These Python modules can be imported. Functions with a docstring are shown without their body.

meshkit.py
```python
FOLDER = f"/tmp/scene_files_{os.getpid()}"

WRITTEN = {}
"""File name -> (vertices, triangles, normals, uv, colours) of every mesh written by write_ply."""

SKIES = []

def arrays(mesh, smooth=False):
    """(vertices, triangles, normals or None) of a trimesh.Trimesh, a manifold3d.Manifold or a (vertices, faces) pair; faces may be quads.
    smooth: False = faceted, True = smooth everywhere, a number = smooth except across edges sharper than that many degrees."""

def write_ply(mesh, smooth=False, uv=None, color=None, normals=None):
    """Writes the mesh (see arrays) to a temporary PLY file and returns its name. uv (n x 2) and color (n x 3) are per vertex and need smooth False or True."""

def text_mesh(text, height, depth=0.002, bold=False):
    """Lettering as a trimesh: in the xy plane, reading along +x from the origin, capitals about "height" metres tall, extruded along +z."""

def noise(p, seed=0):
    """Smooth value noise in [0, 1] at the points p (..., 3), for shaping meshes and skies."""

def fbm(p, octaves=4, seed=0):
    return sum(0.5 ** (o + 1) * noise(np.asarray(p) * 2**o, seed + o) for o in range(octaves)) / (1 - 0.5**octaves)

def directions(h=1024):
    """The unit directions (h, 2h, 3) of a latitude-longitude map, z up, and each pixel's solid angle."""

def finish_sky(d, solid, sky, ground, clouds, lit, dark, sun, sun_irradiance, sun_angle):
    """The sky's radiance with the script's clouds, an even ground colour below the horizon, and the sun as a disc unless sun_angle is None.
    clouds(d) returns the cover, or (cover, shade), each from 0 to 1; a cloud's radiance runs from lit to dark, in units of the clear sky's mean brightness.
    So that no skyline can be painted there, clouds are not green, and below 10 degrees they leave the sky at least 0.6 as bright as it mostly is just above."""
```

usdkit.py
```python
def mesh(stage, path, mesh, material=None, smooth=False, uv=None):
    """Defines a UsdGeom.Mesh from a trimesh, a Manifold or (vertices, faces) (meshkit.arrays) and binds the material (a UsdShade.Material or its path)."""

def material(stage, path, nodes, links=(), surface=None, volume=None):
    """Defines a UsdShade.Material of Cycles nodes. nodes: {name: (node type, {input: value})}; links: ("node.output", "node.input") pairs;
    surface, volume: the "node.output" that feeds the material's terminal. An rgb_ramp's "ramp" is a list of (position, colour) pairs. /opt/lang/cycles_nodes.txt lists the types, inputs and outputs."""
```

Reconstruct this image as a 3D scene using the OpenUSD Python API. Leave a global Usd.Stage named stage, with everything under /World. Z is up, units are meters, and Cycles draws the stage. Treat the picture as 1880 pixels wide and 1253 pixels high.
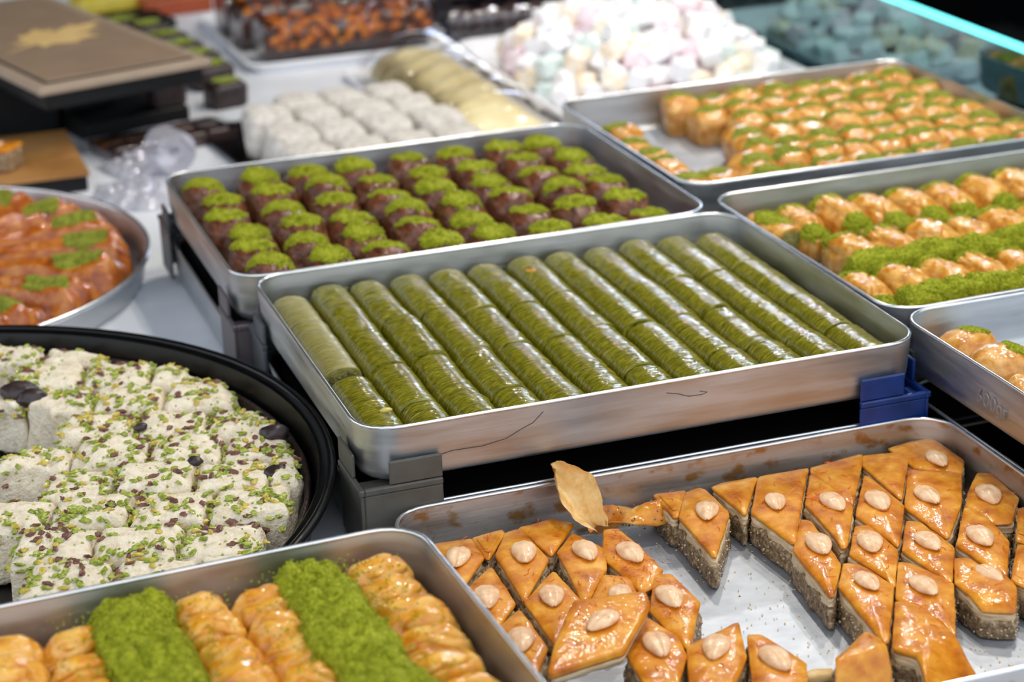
import math, random
import numpy as np
import trimesh
import usdkit
import meshkit
from pxr import Usd, UsdGeom, UsdLux, UsdShade, Gf, Sdf
from shapely.geometry import Polygon, Point, box as shp_box
from shapely import affinity
import manifold3d

random.seed(7)
np.random.seed(7)
stage = Usd.Stage.CreateInMemory()
UsdGeom.SetStageUpAxis(stage, UsdGeom.Tokens.z)
UsdGeom.SetStageMetersPerUnit(stage, 1.0)
UsdGeom.Xform.Define(stage, '/World')
UsdGeom.Scope.Define(stage, '/World/Looks')

# ------------------------------------------------------------------ camera
EXPOSURE = 0.0
def camera():
    c = UsdGeom.Camera.Define(stage, '/World/camera')
    pitch, roll, yaw = 0.37438, -0.03329, 0.32589
    f0 = np.array([math.sin(yaw) * math.cos(pitch), math.cos(yaw) * math.cos(pitch), -math.sin(pitch)])
    r = np.array([math.cos(yaw), -math.sin(yaw), 0.0]); u = np.cross(r, f0)
    R = math.cos(roll) * r + math.sin(roll) * u; U = -math.sin(roll) * r + math.cos(roll) * u
    m = Gf.Matrix4d(*R, 0, *U, 0, *(-f0), 0, -0.60446, -1.62342, 0.76855, 1)
    c.AddTransformOp().Set(m)
    c.CreateHorizontalApertureAttr(36.0); c.CreateVerticalApertureAttr(36.0 * 1253 / 1880)
    c.CreateFocalLengthAttr(3752.79 * 36 / 1880)
    c.CreateClippingRangeAttr(Gf.Vec2f(0.05, 50))
    c.CreateFStopAttr(5.4); c.CreateFocusDistanceAttr(1.62)
    c.CreateExposureAttr(EXPOSURE)
camera()

# ------------------------------------------------------------------ sky and lamps
dome = UsdLux.DomeLight.Define(stage, '/World/sky')
dome.CreateIntensityAttr(0.50); dome.CreateColorAttr(Gf.Vec3f(0.90, 0.97, 1.06))
def lamp(name, pos, target, radius, intensity, color):
    L = UsdLux.DiskLight.Define(stage, '/World/' + name)
    L.CreateRadiusAttr(radius); L.CreateIntensityAttr(intensity); L.CreateColorAttr(Gf.Vec3f(*color))
    z = np.array(pos, float) - np.array(target, float); z /= np.linalg.norm(z)
    x = np.cross([0, 1, 0.01], z); x /= np.linalg.norm(x); y = np.cross(z, x)
    L.AddTransformOp().Set(Gf.Matrix4d(*x, 0, *y, 0, *z, 0, *pos, 1))
def panel(name, pos, target, w, h, intensity, color):
    L = UsdLux.RectLight.Define(stage, '/World/' + name)
    L.CreateWidthAttr(w); L.CreateHeightAttr(h); L.CreateIntensityAttr(intensity); L.CreateColorAttr(Gf.Vec3f(*color))
    z = np.array(pos, float) - np.array(target, float); z /= np.linalg.norm(z)
    x = np.cross([0, 0, 1.0], z); x /= np.linalg.norm(x); y = np.cross(z, x)
    L.AddTransformOp().Set(Gf.Matrix4d(*x, 0, *y, 0, *z, 0, *pos, 1))
KEY = 158.0
lamp('spot_lamp', (0.55, 1.15, 1.75), (0.0, -0.2, 0), 0.032, KEY * 5.37, (1.0, 0.93, 0.82))
lamp('spot_lamp_001', (1.15, 0.85, 1.70), (0.1, 0.0, 0), 0.032, KEY * 5.37, (1.0, 0.93, 0.82))
lamp('spot_lamp_002', (1.05, 1.45, 1.20), (0.6, 1.15, 0), 0.028, KEY * 4.2, (1.0, 0.97, 0.94))
lamp('spot_lamp_003', (0.45, 0.20, 1.75), (-0.1, -0.4, 0), 0.032, KEY * 4.88, (1.0, 0.93, 0.82))
lamp('spot_lamp_004', (0.95, 0.05, 1.75), (0.1, -0.4, 0), 0.032, KEY * 3.90, (1.0, 0.93, 0.82))
panel('window_panel', (1.55, 3.1, 0.85), (0.1, 0.0, 0.1), 0.65, 0.50, 8.0, (0.74, 0.88, 1.14))

# ------------------------------------------------------------------ helpers
ORD = 'first second third fourth fifth sixth seventh eighth ninth tenth eleventh twelfth thirteenth fourteenth fifteenth sixteenth seventeenth eighteenth nineteenth twentieth'.split()
used = {}
def free(parent, name):
    k = used.get((parent, name), 0); used[(parent, name)] = k + 1
    return name if k == 0 else '%s_%03d' % (name, k)
def tag(p, label=None, cat=None, group=None, kind=None):
    for k, v in (('label', label), ('category', cat), ('group', group), ('kind', kind)):
        if v: p.SetCustomDataByKey(k, v)
    return p
def obj(name, m, mt, parent=None, smooth=40, **t):
    base = str(parent.GetPath()) if parent else '/World'
    p = usdkit.mesh(stage, base + '/' + free(base, name), m, mt, smooth).GetPrim()
    return tag(p, **t)
def thing(name, label, cat, loc=(0, 0, 0), rotz=0.0, group=None, scale=None, tilt=None, kind=None):
    x = UsdGeom.Xform.Define(stage, '/World/' + free('/World', name))
    x.AddTranslateOp().Set(Gf.Vec3d(*map(float, loc))); x.AddRotateZOp().Set(math.degrees(rotz))
    if tilt is not None: x.AddRotateXYZOp().Set(Gf.Vec3f(*map(float, tilt)))
    if scale is not None: x.AddScaleOp().Set(Gf.Vec3f(*map(float, scale)))
    return tag(x.GetPrim(), label, cat, group, kind)
class Kind:
    """a kind of thing: parts = [(name, mesh, material, smooth, [sub-parts])]; the first place() defines it, the later ones reference it"""
    def __init__(self, name, cat, parts): self.name, self.cat, self.parts, self.first = name, cat, parts, None
    def place(self, label, loc, rotz=0.0, group=None, scale=None, tilt=None):
        t = thing(self.name, label, self.cat, loc, rotz, group, scale, tilt)
        if self.first is None:
            self.first = t.GetPath()
            for n, m, mt, sm, sub in self.parts:
                q = obj(n, m, mt, t, sm, kind='stuff' if n.endswith('topping') else None)
                for n2, m2, mt2, sm2 in sub: obj(n2, m2, mt2, q, sm2)
        else:
            t.GetReferences().AddInternalReference(self.first); t.SetInstanceable(True)
        return t
def lin(*c):
    return tuple(((x / 255) / 12.92 if x <= 10 else ((x / 255 + 0.055) / 1.055) ** 2.4) for x in c)
def M(name, ramp, scale=60, detail=4, rough=0.5, metal=0.0, coat=0.0, coat_rough=0.06, bump=None, spec=0.5, sss=0.0, sssc=None, distort=0.0, trans=0.0, nrough=0.55, coords='position', alpha=None, ior=1.5, vec=None, second=None, rough_ramp=None, cbump=None):
    """procedural material: noise -> colour ramp (sRGB 0..255 stops), bump = (scale or vec, strength, distance)"""
    sc = (scale,) * 3 if np.ndim(scale) == 0 else scale
    nodes = {'g': ('geometry', {}) if coords == 'position' else ('texture_coordinate', {}),
             'mp': ('mapping', {'scale': sc}),
             'n': ('noise_texture', {'scale': 1.0, 'detail': float(detail), 'roughness': nrough, 'distortion': float(distort)}),
             'r': ('rgb_ramp', {'ramp': [(a, lin(*c)) for a, c in ramp]}),
             'p': ('principled_bsdf', {'roughness': rough, 'metallic': metal, 'coat_weight': coat, 'coat_roughness': coat_rough, 'specular_ior_level': spec, 'subsurface_weight': sss, 'subsurface_scale': 0.004, 'subsurface_radius': (1.0, 0.6, 0.3), 'transmission_weight': trans, 'ior': ior})}
    src = 'g.position' if coords == 'position' else 'g.object'
    links = [(src, 'mp.vector'), ('mp.vector', 'n.vector'), ('n.fac', 'r.fac')]
    col = 'r.color'
    if second:      # (scale, ramp of fac, colour): blotches of another colour
        s2, (lo, hi), c2 = second[:3]
        s2 = (s2,) * 3 if np.ndim(s2) == 0 else s2
        nodes |= {'mp2': ('mapping', {'scale': s2, 'location': (3.1, 1.7, 5.3)}), 'n2': ('noise_texture', {'scale': 1.0, 'detail': 3.0}),
                  'm2': ('map_range', {'from_min': lo, 'from_max': hi, 'clamp': True}), 'x2': ('mix_color', {'b': lin(*c2)})}
        links += [(src, 'mp2.vector'), ('mp2.vector', 'n2.vector'), ('n2.fac', 'm2.value'), ('m2.result', 'x2.fac'), (col, 'x2.a')]
        col = 'x2.result'
    links.append((col, 'p.base_color'))
    if rough_ramp:
        nodes['rr'] = ('map_range', {'from_min': 0.35, 'from_max': 0.65, 'to_min': rough_ramp[0], 'to_max': rough_ramp[1], 'clamp': True})
        links += [('n.fac', 'rr.value'), ('rr.result', 'p.roughness')]
    if bump:
        bs, st, di = bump
        bs = (bs,) * 3 if np.ndim(bs) == 0 else bs
        nodes |= {'mb': ('mapping', {'scale': bs}), 'nb': ('noise_texture', {'scale': 1.0, 'detail': 3.0, 'distortion': float(distort)}), 'b': ('bump', {'strength': st, 'distance': di})}
        links += [(src, 'mb.vector'), ('mb.vector', 'nb.vector'), ('nb.fac', 'b.height'), ('b.normal', 'p.normal')]
        if coat and not cbump: links.append(('b.normal', 'p.coat_normal'))
    if cbump:
        cs, st, di = cbump
        cs = (cs,) * 3 if np.ndim(cs) == 0 else cs
        nodes |= {'mc': ('mapping', {'scale': cs}), 'nc': ('noise_texture', {'scale': 1.0, 'detail': 2.0}), 'bc': ('bump', {'strength': st, 'distance': di})}
        links += [(src, 'mc.vector'), ('mc.vector', 'nc.vector'), ('nc.fac', 'bc.height'), ('bc.normal', 'p.coat_normal')]
    return usdkit.material(stage, '/World/Looks/' + name, nodes, links, surface='p.BSDF')

def fb(p, f, seed=0, o=3): return meshkit.fbm(np.asarray(p) * f + 17.3, o, seed) - 0.5
def vnormals(v, f):
    n = np.zeros_like(v); c = np.cross(v[f[:, 1]] - v[f[:, 0]], v[f[:, 2]] - v[f[:, 0]])
    for k in range(3): np.add.at(n, f[:, k], c)
    return n / np.maximum(np.linalg.norm(n, axis=1, keepdims=True), 1e-12)
def join(ms):
    ms = [(np.asarray(m.vertices), np.asarray(m.faces)) if hasattr(m, 'faces') else (np.asarray(m[0], float), np.asarray(m[1], int)) for m in ms]
    o = np.cumsum([0] + [len(v) for v, f in ms])
    return np.vstack([v for v, f in ms]), np.vstack([f + k for (v, f), k in zip(ms, o)])
def moved(m, loc=(0, 0, 0), rz=0.0, rx=0.0, ry=0.0, s=1.0):
    v, f = (m.vertices, m.faces) if hasattr(m, 'faces') else m
    T = trimesh.transformations.euler_matrix(rx, ry, rz)[:3, :3]
    return (np.asarray(v) * s) @ T.T + np.asarray(loc, float), np.asarray(f)
def bx(x0, x1, y0, y1, z0, z1, b=0.0):
    """box, edges bevelled by b"""
    if b <= 0:
        m = trimesh.creation.box((x1 - x0, y1 - y0, z1 - z0)); m.apply_translation(((x0 + x1) / 2, (y0 + y1) / 2, (z0 + z1) / 2))
        return np.array(m.vertices), np.array(m.faces)
    pts = [(sx, sy, sz) for sx in (x0, x1) for sy in (y0, y1) for sz in (z0, z1)]; out = []
    for p in pts:
        c = [p[0] + (b if p[0] == x0 else -b), p[1] + (b if p[1] == y0 else -b), p[2] + (b if p[2] == z0 else -b)]
        for k in range(3):
            q = list(c); q[k] = p[k]; out.append(q)
        for d in (0.7071,):
            q = [c[k] + (p[k] - c[k]) * 0.577 for k in range(3)]; out.append(q)
    m = trimesh.convex.convex_hull(np.array(out)); return np.array(m.vertices), np.array(m.faces)
def resample(poly, n, rnd=0.0):
    g = Polygon(poly).buffer(0)
    if rnd:
        h = g.buffer(-rnd).buffer(rnd * 1.0)
        if not h.is_empty and h.geom_type == 'Polygon': g = h
    r = g.exterior; 
    if not r.is_ccw: r = r.reverse()
    return np.array([r.interpolate(t, normalized=True).coords[0] for t in np.arange(n) / n])
def loft(P, prof, amp=0.0, freq=60.0, seed=0, octv=3, center=None, close=(True, True)):
    """rings of the outline P scaled about its centre; prof = (scale, z) from bottom to top; displaced along normals"""
    P = np.asarray(P, float); n = len(P); c = P.mean(0) if center is None else np.asarray(center)
    V = [np.column_stack([c + (P - c) * s, np.full(n, z)]) for s, z in prof]; K = len(V)
    v = np.vstack(V + [np.array([[c[0], c[1], prof[0][1]], [c[0], c[1], prof[-1][1]]])])
    i = np.arange(n); j = (i + 1) % n; F = []
    for k in range(K - 1):
        a, b = k * n, (k + 1) * n
        F += [np.column_stack([a + i, a + j, b + j]), np.column_stack([a + i, b + j, b + i])]
    if close[0]: F.append(np.column_stack([j, i, np.full(n, K * n)]))
    if close[1]: F.append(np.column_stack([(K - 1) * n + i, (K - 1) * n + j, np.full(n, K * n + 1)]))
    f = np.vstack(F)
    if not (close[0] or close[1]): v = v[:-2]
    if amp:
        v = v + vnormals(v, f) * (2 * amp * fb(v, freq, seed, octv))[:, None]
    return v, f
def superell(a, b, n, p=2.6):
    t = np.arange(n) * 2 * np.pi / n; c, s = np.cos(t), np.sin(t)
    return np.column_stack([a * np.sign(c) * np.abs(c) ** (2 / p), b * np.sign(s) * np.abs(s) ** (2 / p)])
def mound(a, b, H, seed, p=2.8, n=40, k=12, amp=0.0016, freq=70, skirt=0.35, q=0.75, crease=0.0, cdir=(1, 1, 1), ):
    t = np.linspace(0, np.pi / 2, k)
    prof = [(0.93, 0.0)] + [(math.sin(np.pi / 2 - x) ** q if x < np.pi / 2 - 1e-6 else 0.04, H * skirt + H * (1 - skirt) * math.sin(x)) for x in t]
    m = loft(superell(a, b, n, p), prof, amp, freq, seed)
    if crease:
        v, f = m; w = np.abs(fb(v * np.asarray(cdir) + 0.25 * fb(v, 30, seed + 6)[:, None] * 0.1, 48, seed + 8, 2)); m = (v - vnormals(v, f) * (crease * np.exp(-(w / 0.035) ** 2) * (v[:, 2] > 0.004))[:, None], f)
    m[0][:, 2] = np.maximum(m[0][:, 2], 0.0)
    return m
OCT_V = np.array([(1, 0, 0), (-1, 0, 0), (0, 1, 0), (0, -1, 0), (0, 0, 1), (0, 0, -1)], float)
OCT_F = np.array([(0, 2, 4), (2, 1, 4), (1, 3, 4), (3, 0, 4), (2, 0, 5), (1, 2, 5), (3, 1, 5), (0, 3, 5)])
def granules(pts, size, rng, flat=0.8, lo=0.55):
    n = len(pts); s = size * rng.uniform(lo, 1.25, (n, 1, 3)); s[..., 2] *= flat
    a = rng.uniform(0, 2 * np.pi, n); b = rng.uniform(-0.8, 0.8, n)
    v = OCT_V[None] * s * rng.uniform(0.75, 1.2, (n, 6, 1))
    ca, sa, cb, sb = np.cos(a)[:, None], np.sin(a)[:, None], np.cos(b)[:, None], np.sin(b)[:, None]
    y, z = v[..., 1] * cb - v[..., 2] * sb, v[..., 1] * sb + v[..., 2] * cb
    x, y = v[..., 0] * ca - y * sa, v[..., 0] * sa + y * ca
    v = np.stack([x, y, z], -1) + np.asarray(pts)[:, None]
    return v.reshape(-1, 3), (OCT_F[None] + 6 * np.arange(n)[:, None, None]).reshape(-1, 3)
def on_surface(m, cond, n, rng):
    v, f = m; t = v[f]; c = t.mean(1); nm = np.cross(t[:, 1] - t[:, 0], t[:, 2] - t[:, 0]); ar = np.linalg.norm(nm, axis=1) / 2
    w = ar * cond(c) * (nm[:, 2] > 0)
    if w.sum() <= 0: return np.zeros((0, 3)), np.zeros((0, 3))
    i = rng.choice(len(f), n, p=w / w.sum()); r1, r2 = np.sqrt(rng.random(n)), rng.random(n)
    return t[i, 0] * (1 - r1)[:, None] + t[i, 1] * (r1 * (1 - r2))[:, None] + t[i, 2] * (r1 * r2)[:, None], nm[i] / (2 * ar[i][:, None] + 1e-12)
def powder(m, cond, n, size, seed, thick=0.0012):
    """ground pistachio lying on the surface m where cond(points) is high: a rough layer of grains"""
    rng = np.random.default_rng(seed)
    v, f = m; w = cond(v) * (vnormals(v, f)[:, 2] > -0.2); keep = w[f].max(1) > 0.25
    sv = v + vnormals(v, f) * (thick * np.clip(w, 0, 1) * (0.55 + 0.9 * fb(v, 130, seed, 3)) + np.where(w > 0.05, 0.0003, -0.0012))[:, None]
    skin = (sv, f[keep])
    p, nr = on_surface(m, cond, n, rng)
    clump = np.clip(fb(p, 160, seed, 2) * 3 + 0.6, 0, 1.5)
    g = granules(p + nr * (thick * (0.35 + 0.65 * clump * rng.random(len(p))) + size * 0.1)[:, None], size, rng)
    return join([skin, g]) if len(skin[1]) else g
def tube(points, radius, sides=6, closed=False):
    p = np.asarray(points, float); n = len(p)
    t = (np.roll(p, -1, 0) - np.roll(p, 1, 0)) if closed else np.gradient(p, axis=0)
    t /= np.linalg.norm(t, axis=1, keepdims=True) + 1e-12
    a = np.cross(t, np.where(np.abs(t[:, 2:]) < 0.9, [0, 0, 1.0], [1.0, 0, 0])); a /= np.linalg.norm(a, axis=1, keepdims=True) + 1e-12
    b = np.cross(t, a); ang = np.arange(sides) * 2 * np.pi / sides
    R = np.broadcast_to(radius, (n,))
    v = p[:, None] + R[:, None, None] * (np.cos(ang)[None, :, None] * a[:, None] + np.sin(ang)[None, :, None] * b[:, None])
    K = n if closed else n - 1
    i, j = np.meshgrid(np.arange(K), np.arange(sides), indexing='ij'); i2 = (i + 1) % n; j2 = (j + 1) % sides
    q = np.stack([i * sides + j, i * sides + j2, i2 * sides + j2, i2 * sides + j], -1).reshape(-1, 4)
    return v.reshape(-1, 3), np.vstack([q[:, [0, 1, 2]], q[:, [0, 2, 3]]])

# ------------------------------------------------------------------ materials
G = lambda r, g, b: (r, g, b)
alu = M('aluminium', [(0.3, (174, 177, 180)), (0.7, (204, 206, 208))], (9, 9, 70), 5, 0.40, 1.0, bump=((14, 14, 420), 0.12, 0.0008), rough_ramp=(0.36, 0.52))
alu_syrup = M('aluminium_syrup_splashed', [(0.3, (170, 169, 168)), (0.7, (200, 198, 196))], (9, 9, 70), 5, 0.40, 1.0, bump=((14, 14, 420), 0.12, 0.0008), rough_ramp=(0.36, 0.52), second=((48, 48, 75), (0.55, 0.68), (164, 130, 84)))
alu_base = M('aluminium_scratched_base', [(0.3, (166, 172, 181)), (0.7, (190, 195, 203))], (40, 60, 40), 5, 0.52, 0.75, bump=((420, 60, 420), 0.16, 0.0008))
rim_metal = M('rim_metal', [(0.3, (225, 228, 232)), (0.7, (246, 247, 248))], 40, 3, 0.22, 0.9)
white_top = M('white_plastic_cloth', [(0.3, (218, 222, 230)), (0.7, (236, 238, 243))], 8, 3, 0.42, bump=(9, 0.12, 0.01))
black_plastic = M('black_plastic', [(0.3, (5, 5, 6)), (0.7, (11, 11, 12))], 60, 3, 0.28, bump=(220, 0.06, 0.001), spec=0.3)
dark_void = M('matt_black', [(0.3, (3, 3, 3)), (0.7, (6, 5, 5))], 30, 3, 0.8, spec=0.1)  # the sheets between stacked trays use this black as painted shade
dark_wall = M('light_blocking_black', [(0.3, (6, 8, 10)), (0.7, (10, 12, 14))], 2, 3, 0.9, spec=0.1)  # near-black for the surfaces that keep sky light out
floor_mat = M('dark_floor', [(0.3, (52, 50, 50)), (0.7, (70, 68, 66))], 3, 3, 0.7)
counter_side = M('counter_side_paint', [(0.3, (120, 120, 124)), (0.7, (140, 140, 144))], 3, 3, 0.6)
grey_plastic = M('grey_brown_plastic', [(0.3, (74, 71, 64)), (0.7, (86, 83, 76))], 50, 3, 0.45, bump=(260, 0.05, 0.001))
purple_plastic = M('taupe_plastic', [(0.3, (84, 76, 80)), (0.7, (98, 90, 92))], 50, 3, 0.45)
slate_plastic = M('slate_plastic', [(0.3, (62, 66, 70)), (0.7, (78, 82, 86))], 50, 3, 0.45)
blue_plastic = M('blue_plastic', [(0.3, (10, 40, 96)), (0.7, (16, 52, 120))], 50, 3, 0.35)
olive_plastic = M('dark_olive_plastic', [(0.3, (58, 58, 46)), (0.7, (68, 68, 56))], 50, 3, 0.45)
thread = M('green_pistachio_thread', [(0.30, (44, 44, 4)), (0.44, (108, 105, 14)), (0.56, (138, 132, 26)), (0.74, (186, 174, 72))], (110, 820, 110), 5, 0.50, 0, 1.0, 0.04, ((130, 900, 130), 0.9, 0.0026), distort=0.8, spec=0.06, cbump=((45, 640, 45), 0.6, 0.0022), nrough=0.6)
thread_pale = M('pale_dry_pistachio_thread', [(0.22, (84, 78, 24)), (0.45, (132, 126, 56)), (0.62, (158, 148, 92)), (0.85, (186, 174, 132))], (70, 900, 70), 5, 0.45, 0, 0.6, 0.12, ((90, 800, 90), 0.6, 0.0012), distort=0.8)
pistachio_core = M('crumbly_pistachio_filling', [(0.25, (66, 62, 20)), (0.5, (120, 112, 48)), (0.75, (168, 156, 98))], 420, 4, 0.6, bump=(500, 0.6, 0.002))
powder_m = M('ground_pistachio', [(0.22, (90, 98, 4)), (0.45, (130, 136, 14)), (0.62, (156, 160, 32)), (0.85, (188, 184, 78))], 420, 3, 0.75, spec=0.25)
powder_far = M('ground_pistachio_dull', [(0.22, (96, 100, 22)), (0.45, (126, 132, 38)), (0.62, (148, 150, 56)), (0.85, (176, 172, 86))], 300, 3, 0.8, spec=0.25)
chocolate = M('chocolate_pastry', [(0.25, (56, 26, 12)), (0.5, (98, 54, 32)), (0.75, (138, 86, 56))], (150, 60, 150), 4, 0.45, 0, 0.45, 0.08, ((200, 60, 200), 0.5, 0.003), spec=0.2)
golden = M('golden_glazed_pastry', [(0.28, (172, 98, 10)), (0.46, (206, 142, 48)), (0.72, (232, 188, 106))], 80, 5, 0.45, 0, 0.8, 0.06, (140, 0.35, 0.003), spec=0.2, cbump=(190, 0.45, 0.003))
golden_g = M('amber_glazed_pastry', [(0.28, (192, 108, 2)), (0.46, (218, 148, 34)), (0.72, (238, 192, 98))], 60, 5, 0.45, 0, 0.9, 0.05, (140, 0.35, 0.003), spec=0.2, cbump=(170, 0.45, 0.003))
orange_gl = M('orange_syrupy_pastry', [(0.28, (168, 98, 26)), (0.48, (206, 144, 62)), (0.74, (230, 186, 118))], 80, 4, 0.45, 0, 0.7, 0.07, (140, 0.3, 0.003), spec=0.2)
carrot = M('deep_orange_glazed_pastry', [(0.28, (122, 52, 6)), (0.48, (168, 86, 16)), (0.74, (202, 136, 56))], 60, 4, 0.45, 0, 0.7, 0.07, (160, 0.3, 0.003), spec=0.2)
crust = M('egg_washed_crust', [(0.28, (168, 84, 2)), (0.44, (202, 120, 12)), (0.58, (218, 144, 34)), (0.76, (236, 178, 84))], 55, 4, 0.45, 0, 0.55, 0.10, (260, 0.22, 0.0016), spec=0.2, cbump=(300, 0.25, 0.0015))
crust_edge = M('baked_crust_underside', [(0.25, (206, 156, 86)), (0.5, (230, 192, 126)), (0.8, (242, 218, 168))], 90, 4, 0.6, bump=(200, 0.4, 0.002))
pastry_layer_m = M('pale_pastry_layers', [(0.25, (188, 156, 112)), (0.5, (216, 190, 150)), (0.8, (234, 216, 184))], (60, 60, 500), 4, 0.55, bump=((80, 80, 700), 0.5, 0.002))
nut_filling = M('ground_nut_filling', [(0.28, (70, 50, 32)), (0.45, (124, 98, 68)), (0.58, (150, 124, 92)), (0.78, (206, 182, 138))], 260, 5, 0.5, 0, 0.3, 0.2, (300, 0.7, 0.003), second=(240, (0.55, 0.68), (192, 166, 126)))
almond_m = M('blanched_almond', [(0.25, (212, 158, 112)), (0.5, (230, 188, 146)), (0.8, (241, 212, 176))], (120, 120, 60), 3, 0.45, 0, 0.25, 0.12, (160, 0.2, 0.002), spec=0.25)
almond_tip = M('almond_tip', [(0.3, (168, 96, 58)), (0.7, (186, 116, 74))], 100, 2, 0.5)
saffron = M('saffron_threads', [(0.3, (196, 52, 16)), (0.6, (226, 100, 30)), (0.8, (238, 170, 60))], 160, 2, 0.5)
halva = M('white_nut_halva', [(0.25, (200, 184, 154)), (0.5, (228, 214, 188)), (0.78, (240, 230, 210))], 130, 5, 0.7, bump=(330, 0.7, 0.003), sss=0.1)
bit_green = M('chopped_pistachio', [(0.25, (92, 112, 20)), (0.5, (146, 158, 50)), (0.75, (190, 194, 98))], 200, 2, 0.45, 0, 0.3)
bit_yellow = M('yellow_pistachio_kernel', [(0.3, (178, 156, 52)), (0.7, (208, 188, 92))], 160, 2, 0.45, 0, 0.3)
bit_skin = M('purple_pistachio_skin', [(0.3, (78, 42, 36)), (0.7, (138, 92, 72))], 160, 2, 0.5)
choc_dark = M('dark_chocolate_chunk', [(0.3, (34, 24, 26)), (0.7, (62, 46, 44))], 120, 3, 0.4)
choc_cake = M('smeared_dark_chocolate', [(0.3, (26, 18, 16)), (0.7, (60, 42, 36))], 160, 4, 0.5, bump=(260, 0.5, 0.003))
bronze = M('bronze_card', [(0.3, (136, 114, 94)), (0.7, (146, 124, 102))], 20, 3, 0.5, 0.0)
bronze_edge = M('pale_bronze_card', [(0.3, (158, 138, 118)), (0.7, (168, 148, 128))], 20, 3, 0.55, 0.1)
gold_print = M('gold_print', [(0.3, (206, 172, 112)), (0.7, (216, 184, 124))], 20, 3, 0.5, 0.0)
black_card = M('black_card', [(0.3, (10, 10, 11)), (0.7, (18, 17, 18))], 20, 3, 0.5, spec=0.3)
tan_board = M('tan_board', [(0.25, (138, 92, 46)), (0.5, (168, 120, 66)), (0.8, (186, 140, 88))], 14, 4, 0.45)
caramel = M('caramel_square', [(0.3, (96, 56, 22)), (0.7, (138, 88, 40))], 120, 4, 0.3, 0, 0.6)
plum_choc = M('plum_chocolate', [(0.3, (58, 40, 40)), (0.7, (84, 62, 60))], 60, 3, 0.3, 0, 0.6)
glaze_dark = M('dark_syrup_glaze', [(0.3, (26, 12, 8)), (0.7, (70, 28, 12))], 60, 4, 0.2, 0, 1.0)
nut_amber = M('amber_nut', [(0.25, (96, 36, 0)), (0.5, (164, 80, 2)), (0.8, (216, 146, 26))], 90, 2, 0.4, 0, 0.8, spec=0.2)
nut_dark = M('dark_nut', [(0.25, (30, 12, 4)), (0.5, (66, 26, 6)), (0.8, (112, 52, 12))], 90, 2, 0.4, 0, 0.8, spec=0.2)
sugar = M('powdered_nougat', [(0.25, (160, 150, 140)), (0.5, (208, 201, 192)), (0.8, (230, 225, 216))], 120, 5, 0.85, bump=(240, 0.5, 0.003))
cream_d = M('cream_dumpling', [(0.25, (206, 186, 132)), (0.5, (226, 210, 160)), (0.8, (236, 226, 188))], 30, 3, 0.4, 0, 0.4, sss=0.2)
foam_white = M('white_foam', [(0.3, (232, 232, 236)), (0.7, (242, 242, 245))], 30, 3, 0.6)
delight = {'white': M('white_delight', [(0.3, (244, 241, 242)), (0.7, (252, 250, 251))], 60, 3, 0.8),
           'pink': M('pink_delight', [(0.32, (236, 200, 208)), (0.6, (250, 238, 242))], 90, 3, 0.8),
           'green': M('mint_delight', [(0.32, (200, 224, 216)), (0.6, (243, 248, 247))], 90, 3, 0.8),
           'orange': M('apricot_delight', [(0.32, (244, 216, 174)), (0.6, (251, 243, 232))], 90, 3, 0.8)}
teal_dark = M('dark_teal_card', [(0.3, (10, 54, 60)), (0.7, (24, 84, 88))], 25, 4, 0.4)
yellow_pack = M('yellow_packet', [(0.3, (176, 156, 26)), (0.7, (196, 176, 50))], 20, 3, 0.4)
rust_pack = M('rust_packet', [(0.3, (150, 66, 34)), (0.7, (176, 84, 46))], 20, 3, 0.4)
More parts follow.
